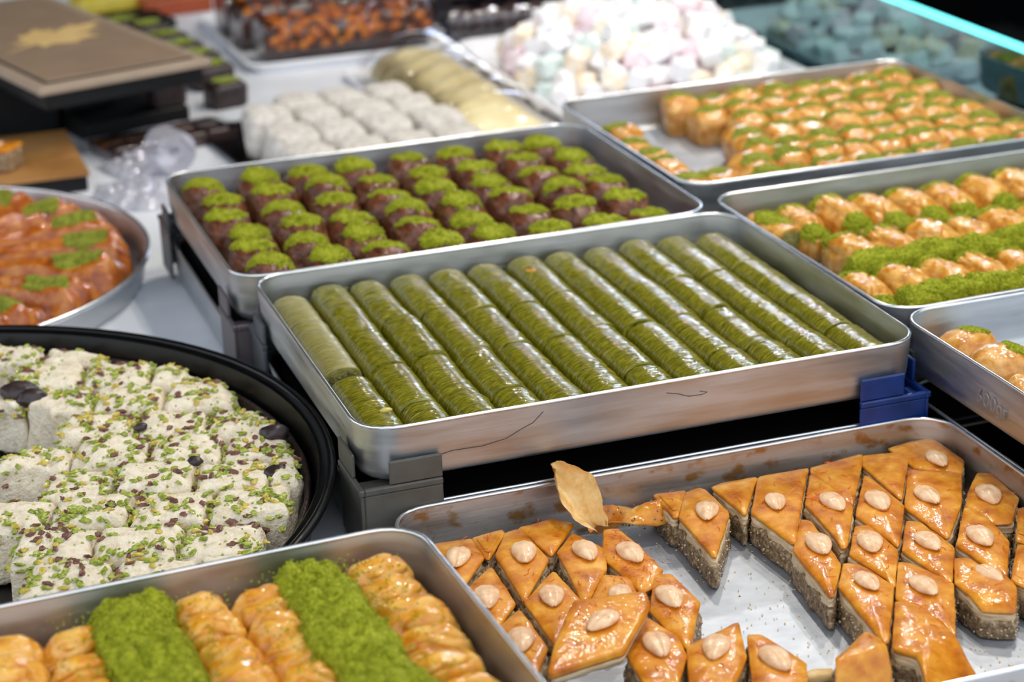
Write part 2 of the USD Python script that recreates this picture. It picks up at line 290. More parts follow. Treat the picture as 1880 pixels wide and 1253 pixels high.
silver_tip = M('dull_silver_foil', [(0.3, (120, 122, 128)), (0.7, (170, 170, 176))], 50, 3, 0.3, 0.8)
def see_through(name, tint, gloss, base=0.08, rough=0.05, white=0.0, wc=(0.8, 0.8, 0.85)):
    """clear film or pane: transparent, with a Fresnel gloss and, for milky plastic, some diffuse"""
    nodes = {'t': ('transparent_bsdf', {'color': tint}), 'g': ('glossy_bsdf', {'color': gloss, 'roughness': rough}), 'f': ('fresnel', {'IOR': 1.5}),
             'a': ('math', {'math_type': 'add', 'value2': base}), 'm': ('mix_closure', {})}
    links = [('f.fac', 'a.value1'), ('a.value', 'm.fac'), ('t.BSDF', 'm.closure1'), ('g.BSDF', 'm.closure2')]
    out = 'm.closure'
    if white:
        nodes |= {'d': ('diffuse_bsdf', {'color': wc}), 'm2': ('mix_closure', {'fac': white})}
        links += [('m.closure', 'm2.closure1'), ('d.BSDF', 'm2.closure2')]; out = 'm2.closure'
    return usdkit.material(stage, '/World/Looks/' + name, nodes, links, surface=out)
film = see_through('clear_film', (0.97, 0.97, 0.98), (0.95, 0.95, 1.0), 0.03, 0.10)
milky = see_through('milky_plastic', (0.92, 0.92, 0.95), (0.95, 0.95, 1.0), 0.10, 0.12, 0.24, (0.84, 0.82, 0.88))
pane = see_through('counter_glass', (0.45, 0.70, 0.70), (0.62, 0.95, 1.0), 0.24, 0.03)
led = usdkit.material(stage, '/World/Looks/cyan_led', {'e': ('emission', {'color': (0.16, 0.95, 0.95), 'strength': 2.4})}, [], surface='e.emission')

# ------------------------------------------------------------------ setting
def S(name, m, mt, **k): return obj(name, m, mt, None, False, kind='structure', **k)
S('floor', bx(-4, 4, -4, 5, -0.94, -0.90), floor_mat, label='dark floor of the shop under the counter', cat='floor')
S('wall_back', bx(-4, 4, 4.6, 4.7, -0.9, 3.0), dark_wall, label='black wall of the shop far behind the counter', cat='wall')  # height added to shut out low sky light from behind
S('wall_right', bx(3.4, 3.5, -1.0, 4.6, -0.9, 3.0), dark_wall, label='black wall of the shop beyond the glass screen', cat='wall')  # unseen upper part added to keep sky reflections off the glazes
S('added_roof', bx(-4, 4, -0.6, 4.7, 3.0, 3.05), dark_wall, label='unseen dark roof added to block sky light above the counter', cat='added_roof')  # unseen roof added to block the dome over the counter
ct = thing('display_counter', 'long white-topped counter that all the sweets stand on', 'counter', (0, 0, 0))
obj('counter_top', bx(-1.25, 0.80, -1.15, 2.7, -0.04, 0.0, 0.004), white_top, ct, False)
obj('counter_body', bx(-1.20, 0.76, -1.05, 2.65, -0.90, -0.0402), counter_side, ct, False)
gl = thing('glass_screen', 'low glass screen with a glowing cyan top edge along the counter', 'glass screen', (0.775, 0, 0))
obj('glass_pane', bx(0, 0.008, -0.6, 2.65, 0.001, 0.166), pane, gl, False)
obj('light_strip', bx(-0.001, 0.009, -0.6, 2.65, 0.1662, 0.1735, 0.001), led, gl, False)

# ------------------------------------------------------------------ trays
def rrect(w, d, r, n=10):
    P = []
    for cx, cy, a0 in ((w / 2 - r, d / 2 - r, 0), (-w / 2 + r, d / 2 - r, 90), (-w / 2 + r, -d / 2 + r, 180), (w / 2 - r, -d / 2 + r, 270)):
        for k in range(n + 1):
            a = math.radians(a0 + 90 * k / n); P.append((cx + r * math.cos(a), cy + r * math.sin(a)))
    return np.array(P)
def ringstack(rings, cap_last=True, cap_first=True):
    n = len(rings[0][0]); V = [np.column_stack([p, np.full(n, z)]) for p, z in rings]; i = np.arange(n); j = (i + 1) % n
    F = []
    for k in range(len(V) - 1):
        a, b = k * n, (k + 1) * n
        F += [np.column_stack([a + i, b + i, b + j]), np.column_stack([a + i, b + j, a + j])]
    v = np.vstack(V); K = len(v); c = [[*rings[0][0].mean(0), rings[0][1]], [*rings[-1][0].mean(0), rings[-1][1]]]
    v = np.vstack([v, c])
    if cap_first: F.append(np.column_stack([i, j, np.full(n, K)]))
    if cap_last: F.append(np.column_stack([(len(V) - 1) * n + j, (len(V) - 1) * n + i, np.full(n, K + 1)]))
    f = np.vstack(F)[:, ::-1]
    return v, f
TH = 0.0016
def rect_tray(label, cx, cy, z, yaw, w, d, wall=alu, base=alu_base, h=0.05, r=0.032, name='baking_tray'):
    t = thing(name, label, 'tray', (cx, cy, z), yaw)
    def ring(off, zz): return rrect(w - 2 * off, d - 2 * off, max(r - off * 0.6, 0.006)), zz
    br = 0.009; outer = []
    for a in np.linspace(0, 90, 6):
        outer.append(ring(0.003 + br * (1 - math.sin(math.radians(a))), br * (1 - math.cos(math.radians(a)))))
    for zz in (0.022, 0.036, h - 0.001): outer.append(ring(0.003 * (1 - zz / h), zz))
    inner = [ring(TH, h - 0.001)] + [ring(0.003 * (1 - zz / h) + TH, zz) for zz in (0.036, 0.022)]
    for a in np.linspace(90, 0, 6):
        inner.append(ring(0.003 + TH + br * (1 - math.sin(math.radians(a))), TH + br * (1 - math.cos(math.radians(a)))))
    obj('pan', ringstack(outer + inner, True, True), wall, t, 40)
    bp = inner[-1][0]; 
    obj('base', ringstack([(bp * 1.0, TH + 0.0003), (bp * 0.5, TH + 0.0003)], True, False), base, t, False)
    rp = np.column_stack([rrect(w - TH, d - TH, r), np.full(44, h - 0.0006)])
    keep = np.r_[True, np.linalg.norm(np.diff(rp, axis=0), axis=1) > 1e-6]
    # straight runs subdivided so that the beaten rim wavers a little
    P = Polygon(rp[keep][:, :2]).exterior; n = 200
    q = np.array([P.interpolate(s, normalized=True).coords[0] for s in np.arange(n) / n]); q = np.column_stack([q, np.full(n, h - 0.0006)])
    q[:, 2] += 0.0012 * fb(q, 9, int(abs(cx * 100) + abs(cy * 37)))
    obj('rim', tube(q, 0.0017, 7, True), rim_metal, t, True)
    return t
TR = {'A': (0.0, 0.0, 0.07, 0.0, 0.5, 0.3958), 'B': (-0.0161, 0.3905, 0.07, 0.0071, 0.4986, 0.380), 'C': (0.4825, 0.4882, 0.07, 0.0095, 0.4805, 0.3938),
      'D': (0.5030, 0.0636, 0.07, 0.020, 0.5, 0.3773), 'E': (0.5105, -0.3293, 0.07, 0.012, 0.5, 0.3958), 'F': (0.0139, -0.4005, 0.0005, -0.001, 0.499, 0.3938),
      'G': (-0.5030, -0.5900, 0.08, 0.0419, 0.5, 0.3958)}
rect_tray('aluminium tray filled with rows of green pistachio rolls', *TR['A'])
rect_tray('aluminium tray of chocolate mounds topped with green pistachio powder', *TR['B'])
rect_tray('aluminium tray of small pistachio pastries with one end cleared', *TR['C'])
rect_tray('aluminium tray of golden pillows in front of the far right tray', *TR['D'])
rect_tray('nearly empty aluminium tray stamped with its weight at right edge', *TR['E'])
rect_tray('syrup-splashed aluminium tray of almond diamonds', *TR['F'], wall=alu_syrup)
rect_tray('aluminium tray of amber rolls nearest the camera', *TR['G'])
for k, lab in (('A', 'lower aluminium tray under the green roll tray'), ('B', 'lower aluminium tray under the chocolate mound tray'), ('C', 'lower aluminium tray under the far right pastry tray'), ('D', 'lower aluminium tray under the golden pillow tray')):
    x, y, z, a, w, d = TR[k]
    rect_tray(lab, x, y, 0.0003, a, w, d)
    tag(obj('added_shade_sheet', moved(bx(-w / 2 + 0.012, w / 2 - 0.012, -d / 2 + 0.012, d / 2 - 0.012, 0.020, 0.044, 0.003), (x, y, 0), a), dark_void, None, False), 'added black shade sheet in the ' + lab[:5] + ' tray' + lab[20:], 'shade_sheet')  # matt black sheets added to darken the shaded gaps under the upper trays
x, y, z, a, w, d = TR['E']
rect_tray('black tray under the stamped aluminium tray', x + 0.006, y, 0.0003, a, w, d, black_plastic, dark_void)  # lower tray coloured black inside and out
rect_tray('aluminium tray hidden under the amber roll tray', TR['G'][0], TR['G'][1] - 0.05, 0.0003, 0.0419, 0.5, 0.37)
# stamped weight on the wall of the right-hand tray, raised out of the sheet
tm = meshkit.text_mesh('600gr', 0.0125, 0.0007)
v = np.array(tm.vertices); v[:, 0] -= v[:, 0].min()
q = np.column_stack([-0.2503 - v[:, 2] + 0.0004, 0.064 - v[:, 0] * 0.92, 0.0175 + v[:, 1]])
trE = [p for p in stage.GetPrimAtPath('/World').GetChildren() if p.GetName().startswith('baking_tray') and 'stamped with' in str(p.GetCustomDataByKey('label'))][0]
obj('stamped_lettering', (q, np.array(tm.faces)), alu, trE, False, label='600gr stamped in raised figures')
# pen-like scratches on the long front wall of the green roll tray
trA = stage.GetPrimAtPath('/World/baking_tray')
for P in ([(-0.195, 0.018), (-0.175, 0.0205), (-0.15, 0.021), (-0.13, 0.0235), (-0.115, 0.030), (-0.107, 0.034), (-0.098, 0.042)], [(0.01, 0.040), (0.02, 0.037), (0.03, 0.034), (0.042, 0.033), (0.047, 0.034), (0.04, 0.037)]):
    p = np.array([(x, -0.1979 + 0.0028 * (1 - z / 0.05) - 0.0001, z) for x, z in P])
    p[:, 2] += 0.0006 * np.sin(np.arange(len(p)) * 2.1)
    obj('scratch', tube(p, 0.00035, 4), choc_dark, trA, False)

# stacking corners: a body round the lower tray's corner, a ledge under the upper tray and two wings that hold its walls
def corner_block(label, x, y, sx, sy, mt, a=0.062, b=0.062, wing=0.093, low=0.012, off=0.0014):
    """(x, y) is the tray's corner; sx, sy point out of the tray"""
    t = thing('corner_block', label, 'corner block', (x, y, low))
    X = lambda p, q: (min(p * sx, q * sx), max(p * sx, q * sx)); Y = lambda p, q: (min(p * sy, q * sy), max(p * sy, q * sy))
    o, th = off, 0.0032
    B = lambda xr, yr, z0, z1, bv=0.0012: bx(*X(*xr), *Y(*yr), z0 - low, z1 - low, bv)
    obj('body', join([B((o, o + th), (-b, o + th), low, 0.0665), B((-a, o), (o, o + th), low, 0.0665), B((-a * 0.4, o), (-b * 0.4, o), 0.0535, 0.0665)]), mt, t, 30)
    obj('ledge', join([B((o - 0.0005, o + th + 0.0012), (-b, o + th + 0.0012), 0.0667, 0.0725), B((-a, o), (o - 0.0005, o + th + 0.0012), 0.0667, 0.0725)]), mt, t, 30)
    obj('wing', B((o, o + th), (-b, -0.020), 0.0727, wing), mt, t, 30)
    obj('wing', B((-a, -0.020), (o, o + th), 0.0727, wing), mt, t, 30)
    return t
corner_block('grey-brown plastic corner block under the near left corner of the green roll tray', -0.25, -0.1979, -1, -1, grey_plastic, a=0.064)
corner_block('blue plastic corner block under the near right corner of the green roll tray', 0.25, -0.1979, 1, -1, blue_plastic)
corner_block('slate plastic corner block at the far left corner of the green roll tray', -0.25, 0.1979, -1, 1, slate_plastic, off=0.0014)
corner_block('taupe plastic corner block at the near left corner of the chocolate tray', -0.2654, 0.2040, -1, -1, purple_plastic, off=0.0014)
corner_block('dark plastic corner block at the far left corner of the chocolate tray', -0.2670, 0.5790, -1, 1, slate_plastic, a=0.05, b=0.05, off=0.003)
corner_block('olive plastic corner block behind the blue one', 0.2630, -0.134, -1, 1, olive_plastic, a=0.03, b=0.03, wing=0.094, off=0.001)

# ------------------------------------------------------------------ green rolls
def roll(L, rx, rz, seed, rough_ends=0.0):
    """a roll lying along y, from y = 0 to L, on z = 0; threads wound round it"""
    n, k = 46, max(24, int(L / 0.0016)); rng = np.random.default_rng(seed)
    u = np.linspace(0, 1, k); ang = np.arange(n) * 2 * np.pi / n
    e = 0.07 * 0.1 / L; shape = np.minimum(1, np.minimum(u, 1 - u) / e); ed = rng.uniform(0.88, 0.97); shape = ed + (1 - ed) * np.sqrt(np.clip(1 - (1 - shape) ** 2, 0, 1))
    U, A = np.meshgrid(u, ang, indexing='ij')
    p3 = np.stack([np.cos(A) * 0.02, U * L, np.sin(A) * 0.02], -1)
    R = shape[:, None] * (1 + 0.075 * fb(p3, 45, seed, 2) + 0.07 * fb(p3 * np.array([1, 9, 1]), 55, seed + 3, 2) + 0.012 * np.sin(U * L * 2600 + 3 * A + 5 * fb(p3, 60, seed + 5)))
    c, s = np.cos(A), np.sin(A); pw = 0.86
    x = rx * R * np.sign(c) * np.abs(c) ** pw; z = rz + rz * R * np.sign(s) * np.abs(s) ** pw
    y = U * L + 0.0035 * fb(p3, 50, seed + 9) + (0.004 * fb(p3, 25, seed + 11)) * 1.0
    v = np.stack([x, y, np.maximum(z, 0.0006)], -1).reshape(-1, 3)
    i, j = np.meshgrid(np.arange(k - 1), np.arange(n), indexing='ij'); j2 = (j + 1) % n
    q = np.stack([i * n + j, (i + 1) * n + j, (i + 1) * n + j2, i * n + j2], -1).reshape(-1, 4)
    v = np.vstack([v, [[0, 0.003, rz], [0, L - 0.003, rz]]]); m = np.arange(n); m2 = (m + 1) % n; K = k * n
    f = np.vstack([q[:, [0, 1, 2]], q[:, [0, 2, 3]], np.column_stack([m, m2, np.full(n, K)]), np.column_stack([(k - 1) * n + m2, (k - 1) * n + m, np.full(n, K + 1)])])
    return v, f
zA = 0.07 + TH + 0.0007
JO = {0: [0.105, -0.030], 1: [0.072, -0.033, -0.123], 2: [0.074, -0.023, -0.122], 3: [0.081, -0.027, -0.123], 4: [0.070, -0.026, -0.125], 5: [0.137, 0.060, -0.028, -0.106], 6: [0.074, -0.021, -0.124],
      7: [0.079, -0.029, -0.128], 8: [0.073, -0.027, -0.119], 9: [0.068, -0.018, -0.110], 10: [0.074, -0.020, -0.108], 11: [0.085, -0.023, -0.106]}
rng = np.random.default_rng(5)
gr = 'rows of green pistachio rolls'
for c in range(12):
    ys = [0.1865 - 0.004 * rng.random() - 0.006 * (c in (0, 11))] + JO[c] + [-0.1915 + 0.010 * (c in (0, 11))]
    for r in range(len(ys) - 1):
        y1, y0 = ys[r], ys[r + 1]
        x = -0.2195 + 0.0399 * c + rng.uniform(-0.0012, 0.0012); mt = thread
        lab = 'glossy green pistachio roll, %s from the back in the %s row from the left' % (ORD[r], ORD[c])
        dx = 0.0
        if c == 0:
            lab = ('short pale-ended roll in the back left corner of the green tray', 'pale torn roll showing its filling by the left tray wall', 'pale green roll with one pistachio in the near left corner')[r]
            if r < 2: mt = thread_pale
            if r == 1: y0 += 0.008
            if r == 2: y1 -= 0.014
        rz = 0.0172 + rng.uniform(-0.0008, 0.0008) - (0.0012 if c == 0 and r < 2 else 0)
        t = thing('pistachio_roll', lab, 'pastry roll', (x, y0 + 0.0004, zA), rng.uniform(-0.012, 0.012), gr)
        L = y1 - y0 - 0.0008
        obj('roll_body', roll(L, 0.0191, rz, 100 * c + r), mt, t, True)
        if c == 0 and r == 1:
            m = loft(superell(0.0165, 0.0135, 30, 2.1), [(0.0, 0.0), (0.6, 0.0), (1.0, 0.0), (0.97, 0.004)], 0.0022, 260, 5)
            v = m[0]; obj('filling', (np.column_stack([v[:, 0], -v[:, 2] * 0 + 0.0016 - 0.003 * np.abs(fb(v, 300, 4)), v[:, 1] + 0.0165]), m[1]), pistachio_core, t, True)
            g = granules(np.column_stack([rng.uniform(-0.014, 0.014, 90), rng.uniform(-0.001, 0.002, 90), 0.0165 + rng.uniform(-0.010, 0.010, 90)]), 0.0016, rng)
            obj('nut_crumbs', g, pistachio_core, t, False, kind='stuff')
        if c == 0 and r == 2:
            ico = trimesh.creation.icosphere(2, 1.0)
            obj('pistachio_kernel', (np.array(ico.vertices) * [0.0058, 0.0026, 0.0024] + [0.0075, 0.050, 0.0338], np.array(ico.faces)), bit_yellow, t, True)
        if c == 6 and r == 0:
            v, f = loft(superell(0.008, 0.006, 24, 2), [(1.0, 0), (0.9, 0.0012), (0.3, 0.0024)], 0.0026, 220, 3)
            obj('pastry_flake', (v + [-0.004, L * 0.62, 0.0336], f), orange_gl, t, True)
        if c in (0, 1, 5, 10) and r == 0:
            th = [tube(np.cumsum(np.vstack([[rng.uniform(-0.012, 0.012), L - 0.004, rz * 1.7], rng.normal(0, 1, (4, 3)) * [0.002, 0.0015, 0.0012]]), 0), 0.0004, 4) for _ in range(26)]
            obj('loose_threads', join(th), thread_pale, t, True, kind='stuff')

# ------------------------------------------------------------------ domed pastries
def pastry_kind(name, cat, a, b, H, body_mat, seed, cover, n=420, size=0.0012, amp=0.0022, freq=70, thick=0.0022, ridges=0.0, pmat=None, p=2.8, fold=0, crease=0.0, cdir=(1, 1, 1), res=(44, 14), skirt=0.35, q=0.75):
    m = mound(a, b, H, seed, p, *res, amp, freq, skirt, q, crease=crease, cdir=cdir)
    if ridges:
        v, f = m; k = vnormals(v, f); v = v + k * (ridges * np.sin(v[:, fold] * 520 + 6 * fb(v, 60, seed + 1)) * np.clip(0.5 + 2 * fb(v, 40, seed + 2), 0, 1))[:, None]; m = (v, f)
    m[0][:, 2] = np.maximum(m[0][:, 2], 0.0)
    parts = [('body', m, body_mat, True, [])]
    if n: parts.append(('pistachio_topping', powder(m, cover, n, size, seed + 40, thick), pmat or powder_m, False, []))
    return Kind(name, cat, parts)
def band(xc, yc, rx, ry, zmin=0.0, seed=0, soft=0.35):
    def c(p):
        d = ((p[:, 0] - xc) / rx) ** 2 + ((p[:, 1] - yc) / ry) ** 2
        return np.clip((1.15 - d - 1.7 * fb(p, 75, seed)) / soft, 0, 1) * (p[:, 2] >= zmin)
    return c
rng = np.random.default_rng(11)
ck = [pastry_kind('chocolate_mound', 'pastry', 0.0295, 0.0285, 0.046, chocolate, 300 + k, band(0.001, -0.001 + 0.003 * (k % 3), 0.0215, 0.0165, 0.030, k), 700, 0.00115, 0.0048, 58, 0.0022, 0.0008, None, 2.5, 0) for k in range(7)]
xB, yB, zB, aB = TR['B'][:4]
for r in range(6):
    for c in range(8):
        lx = -0.2080 + 0.0582 * c + (0.004 if r % 2 else -0.002) + rng.uniform(-0.003, 0.003); ly = 0.148 - 0.0597 * r + rng.uniform(-0.004, 0.004)
        if c == 7: lx -= 0.006
        ck[(r * 3 + c * 2 + int(rng.integers(0, 2))) % 7].place('chocolate pastry mound with green powder, %s from left in %s row from back' % (ORD[c], ORD[r]), (xB + lx, yB + ly, zB + TH + 0.0007), aB + rng.uniform(-0.25, 0.25), 'chocolate pastry mounds', (1.0, 1.06, rng.uniform(0.94, 1.08)))
# far right tray
cc = [pastry_kind('pistachio_pastry', 'pastry', 0.0222, 0.0285, 0.043, orange_gl, 400 + k, band(0.0, (0.006, -0.004, 0.0, 0.008, -0.008, 0.002)[k], 0.019, 0.012, 0.012, k), 330, 0.00125, 0.0052, 60, 0.0012, 0.0005, powder_far, 3.6, 1, skirt=0.62, q=0.6) for k in range(6)]
xC, yC, zC, aC = TR['C'][:4]
for r in range(7):
    k = 0
    for c in range(11):
        lx = -0.2125 + 0.0420 * c + (0.012 if r % 2 else 0.0); ly = 0.157 - 0.0530 * r
        if lx > 0.2215: continue
        if r == 0 and lx < -0.115: continue
        if r == 1 and lx < -0.085: continue
        if r < 5 and lx < -0.17: continue
        if r in (2, 3, 4) and -0.19 < lx < -0.075 - (0.02 if r == 4 else 0): continue
        if r == 2 and lx < -0.1: continue
        flat = lx < -0.15
        cc[int(rng.integers(0, 6))].place('small golden pastry, %s in the %s row from the back, far right tray' % (ORD[k], ORD[r]), (xC + lx + rng.uniform(-0.002, 0.002), yC + ly + rng.uniform(-0.003, 0.003), zC + TH + 0.0007), aC + rng.uniform(-0.25, 0.25) + (0.5 if flat and r < 5 else 0), 'small golden pistachio pastries', (1, 1, 0.72 if flat else rng.uniform(0.92, 1.08)))
        k += 1
for k, (x, y) in enumerate(((0.291, 0.592), (0.287, 0.540), (0.284, 0.486), (0.280, 0.432))):
    cc[k].place('flattened pastry along the cleared left wall of the far right tray, %s from the back' % ORD[k], (x, y, zC + TH + 0.0007), aC + (0.3, -0.2, 0.4, 0.1)[k], 'flattened pastries along the left wall', (0.9, 0.95, (0.8, 0.7, 0.72, 0.85)[k]))
# golden pillows
dk = [pastry_kind('golden_pillow', 'pastry', 0.0214, 0.0475, 0.044, golden, 500 + k, (lambda p, k=k: np.clip((np.abs(p[:, 1] + 0.004) - 0.0235 - 0.02 * fb(p, 60, k)) / 0.006, 0, 1) * (p[:, 2] > 0.024 + 0.02 * fb(p, 80, k + 3)) * (0.3 + 0.7 * (p[:, 1] > 0))), 700, 0.00115, 0.0044, 55, 0.0016, 0.0006, None, 2.6, 1, 0.0024, (1.3, 0.8, 0.8), (64, 24)) for k in range(6)]
xD, yD, zD, aD = TR['D'][:4]
for r, (ly, c0) in enumerate(((0.122, 1), (0.018, 1), (-0.088, 0), (-0.165, 0))):
    k = 0
    for c in range(11):
        lx = -0.2185 + 0.0432 * c + (0.006 if r == 1 else 0)
        if c < c0 or lx > 0.222: continue
        dk[int(rng.integers(0, 6))].place('golden glazed pillow, %s from left in the %s row of the middle right tray' % (ORD[k], ('back', 'middle', 'third', 'front')[r]), (xD + lx + rng.uniform(-0.0015, 0.0015), yD + ly + lx * 0.02, zD + TH + 0.0007), aD + rng.uniform(-0.08, 0.08), 'golden glazed pillows', (1, 1.08 if r < 3 else 0.36, rng.uniform(0.92, 1.06) * (1 if r < 3 else 0.8)))
        k += 1
# the lone one, its dark cut end turned to the camera
t = thing('golden_pillow', 'lone golden roll with a dark cut end by the tray wall', 'pastry', (xD - 0.206, yD + 0.122, zD + TH + 0.0007), 0.06, 'golden glazed pillows')
lm = roll(0.07, 0.020, 0.0175, 77)
lv = lm[0].copy(); lv[:, 1] -= 0.035; obj('body', (lv, lm[1]), golden, t, True)
obj('pistachio_topping', powder((lv, lm[1]), band(0.004, 0.008, 0.02, 0.022, 0.026, 2), 420, 0.00125, 2, 0.002), powder_m, t, False, kind='stuff')
cm = loft(superell(0.0165, 0.0140, 30, 2.1), [(0.0, 0.0), (0.5, 0.0), (1.0, 0.0), (0.97, 0.003)], 0.002, 200, 8)
obj('cut_end', (np.column_stack([cm[0][:, 0], -0.0335 - cm[0][:, 2] + 0.0025 * fb(cm[0], 260, 1), cm[0][:, 1] + 0.0175]), cm[1]), pistachio_core, t, True)
# nearly empty tray: a few big pastries along its left wall
ek = [pastry_kind('amber_pastry', 'pastry', 0.030, 0.027, 0.040, orange_gl, 540 + k, band((0.012, 0.016, 0.014)[k], 0.004, 0.012, 0.016, 0.018, k), 420, 0.0012, 0.0034, 48, 0.0014, 0.0007, None, 2.5, 1) for k in range(3)]
xE, yE, zE, aE = TR['E'][:4]
for k, (lx, ly) in enumerate(((-0.205, 0.153), (-0.203, 0.102), (-0.205, 0.045), (-0.205, -0.012))):
    ek[k % 3].place('amber glazed pastry, %s from the back in the nearly empty tray' % ORD[k], (xE + lx, yE + ly, zE + TH + 0.0007), (0.25, -0.2, 0.3, 0.1)[k], 'amber pastries in the nearly empty tray', (1.0, 1.0, (0.95, 1.05, 0.9, 1.0)[k]))
# near tray
gk = [pastry_kind('amber_roll', 'pastry', 0.0236, 0.0188, 0.040, golden_g, 560 + k, lambda p: p[:, 2] * 0, 0, 0, 0.0050, 40, 0, 0.0007, None, 2.6, 1, 0.0032, (0.7, 1.6, 0.8), (80, 30)) for k in range(6)]
xG, yG, zG, aG = TR['G'][:4]; ca, sa = math.cos(aG), math.sin(aG)
cols = [-0.214, -0.168, -0.102, -0.036, 0.008, 0.088, 0.130, 0.209]
bands = [-0.070, 0.048, 0.169]
def gp(lx, ly): return xG + lx * ca - ly * sa, yG + lx * sa + ly * ca
cols = [-0.20, -0.155, -0.085, -0.040, 0.003, 0.088, 0.131, 0.211]
for ci, lx in enumerate(cols):
    for r in range(8):
        ly = 0.170 - 0.0345 * r + (0.012 if ci in (1, 4, 6) else 0.0) * -1 + rng.uniform(-0.003, 0.003)
        px, py = gp(lx + rng.uniform(-0.002, 0.002), ly)
        gk[int(rng.integers(0, 6))].place('amber glazed roll, %s from the back in the %s column of the near tray' % (ORD[r], ORD[ci]), (px, py, zG + TH + 0.0007), aG + rng.uniform(-0.25, 0.25), 'amber glazed rolls in the near tray', (1.0 if ci < 7 else 1.25, rng.uniform(1.0, 1.15), rng.uniform(0.92, 1.08)))
def powder_band(label, loc, rot, length, width, z0, seed, group, n=9000, wob=0.018, mt=None):
    """a raised bank of ground pistachio along local y"""
    t = thing('pistachio_band', label, 'ground pistachio', loc, rot, group); L2 = length / 2; ns = int(length / 0.0045)
    ys = np.linspace(-L2, L2, ns); q0 = lambda o: np.column_stack([ys * 0 + o, ys, ys * 0 + seed])
    w = width * (1 + 0.55 * fb(q0(0), 28, seed) * 2); cx = wob * fb(q0(4), 22, 3 + seed) * 2
    us = np.linspace(-1, 1, 25); Y, U = np.meshgrid(ys, us, indexing='ij'); X = cx[:, None] + U * w[:, None]
    Zp = z0 + 0.0125 * (1 - U ** 2) ** 0.7; V = np.stack([X, Y, Zp], -1)
    V[..., 2] = Zp + 0.007 * fb(V, 130, seed) * 2 + 0.009 * fb(V, 50, seed + 5) * 2; V[:, [0, -1], 2] = z0 - 0.012; V[[0, -1], :, 2] = z0 - 0.012
    v = V.reshape(-1, 3); i, j = np.meshgrid(np.arange(ns - 1), np.arange(24), indexing='ij')
    qd = np.stack([i * 25 + j, (i + 1) * 25 + j, (i + 1) * 25 + j + 1, i * 25 + j + 1], -1).reshape(-1, 4); f = np.vstack([qd[:, [0, 1, 2]], qd[:, [0, 2, 3]]])
    if vnormals(v, f)[:, 2].mean() < 0: f = f[:, ::-1]
    obj('powder_bed', (v, f), mt or powder_m, t, True)
    obj('powder_grains', powder((v, f), lambda p: np.ones(len(p)), n, 0.0013, 71 + seed, 0.003), mt or powder_m, t, False, kind='stuff')
    rb = np.random.default_rng(90 + seed); sp = np.column_stack([rb.normal(0, width * 1.05, n // 5), rb.uniform(-L2, L2, n // 5)]); sp = sp[np.abs(sp[:, 0]) < width * 2.3]
    obj('stray_grains', granules(np.column_stack([sp, z0 + 0.0062 + rb.uniform(-0.002, 0.002, len(sp))]), 0.0011, rb), mt or powder_m, t, False, kind='stuff')
    tag(t, kind='stuff')
for k, lx in enumerate((0.0455, 0.169)):
    powder_band('thick band of bright green ground pistachio, %s in the near tray' % ('left one' if k == 0 else 'right one'), (*gp(lx, 0.046), zG + TH), aG, 0.272, 0.026, 0.034, k, 'pistachio bands of the near tray')
for k, (ly, wd) in enumerate(((-0.036, 0.0125), (-0.139, 0.0125))):
    powder_band('green pistachio band across the golden pillows, %s' % ('between the middle and front rows' if k == 0 else 'in front of the front row'), (xD + 0.005, yD + ly, zD + TH), aD + math.pi / 2, 0.430, wd, 0.0335, 10 + k, 'pistachio bands of the middle right tray', 6000, 0.008)

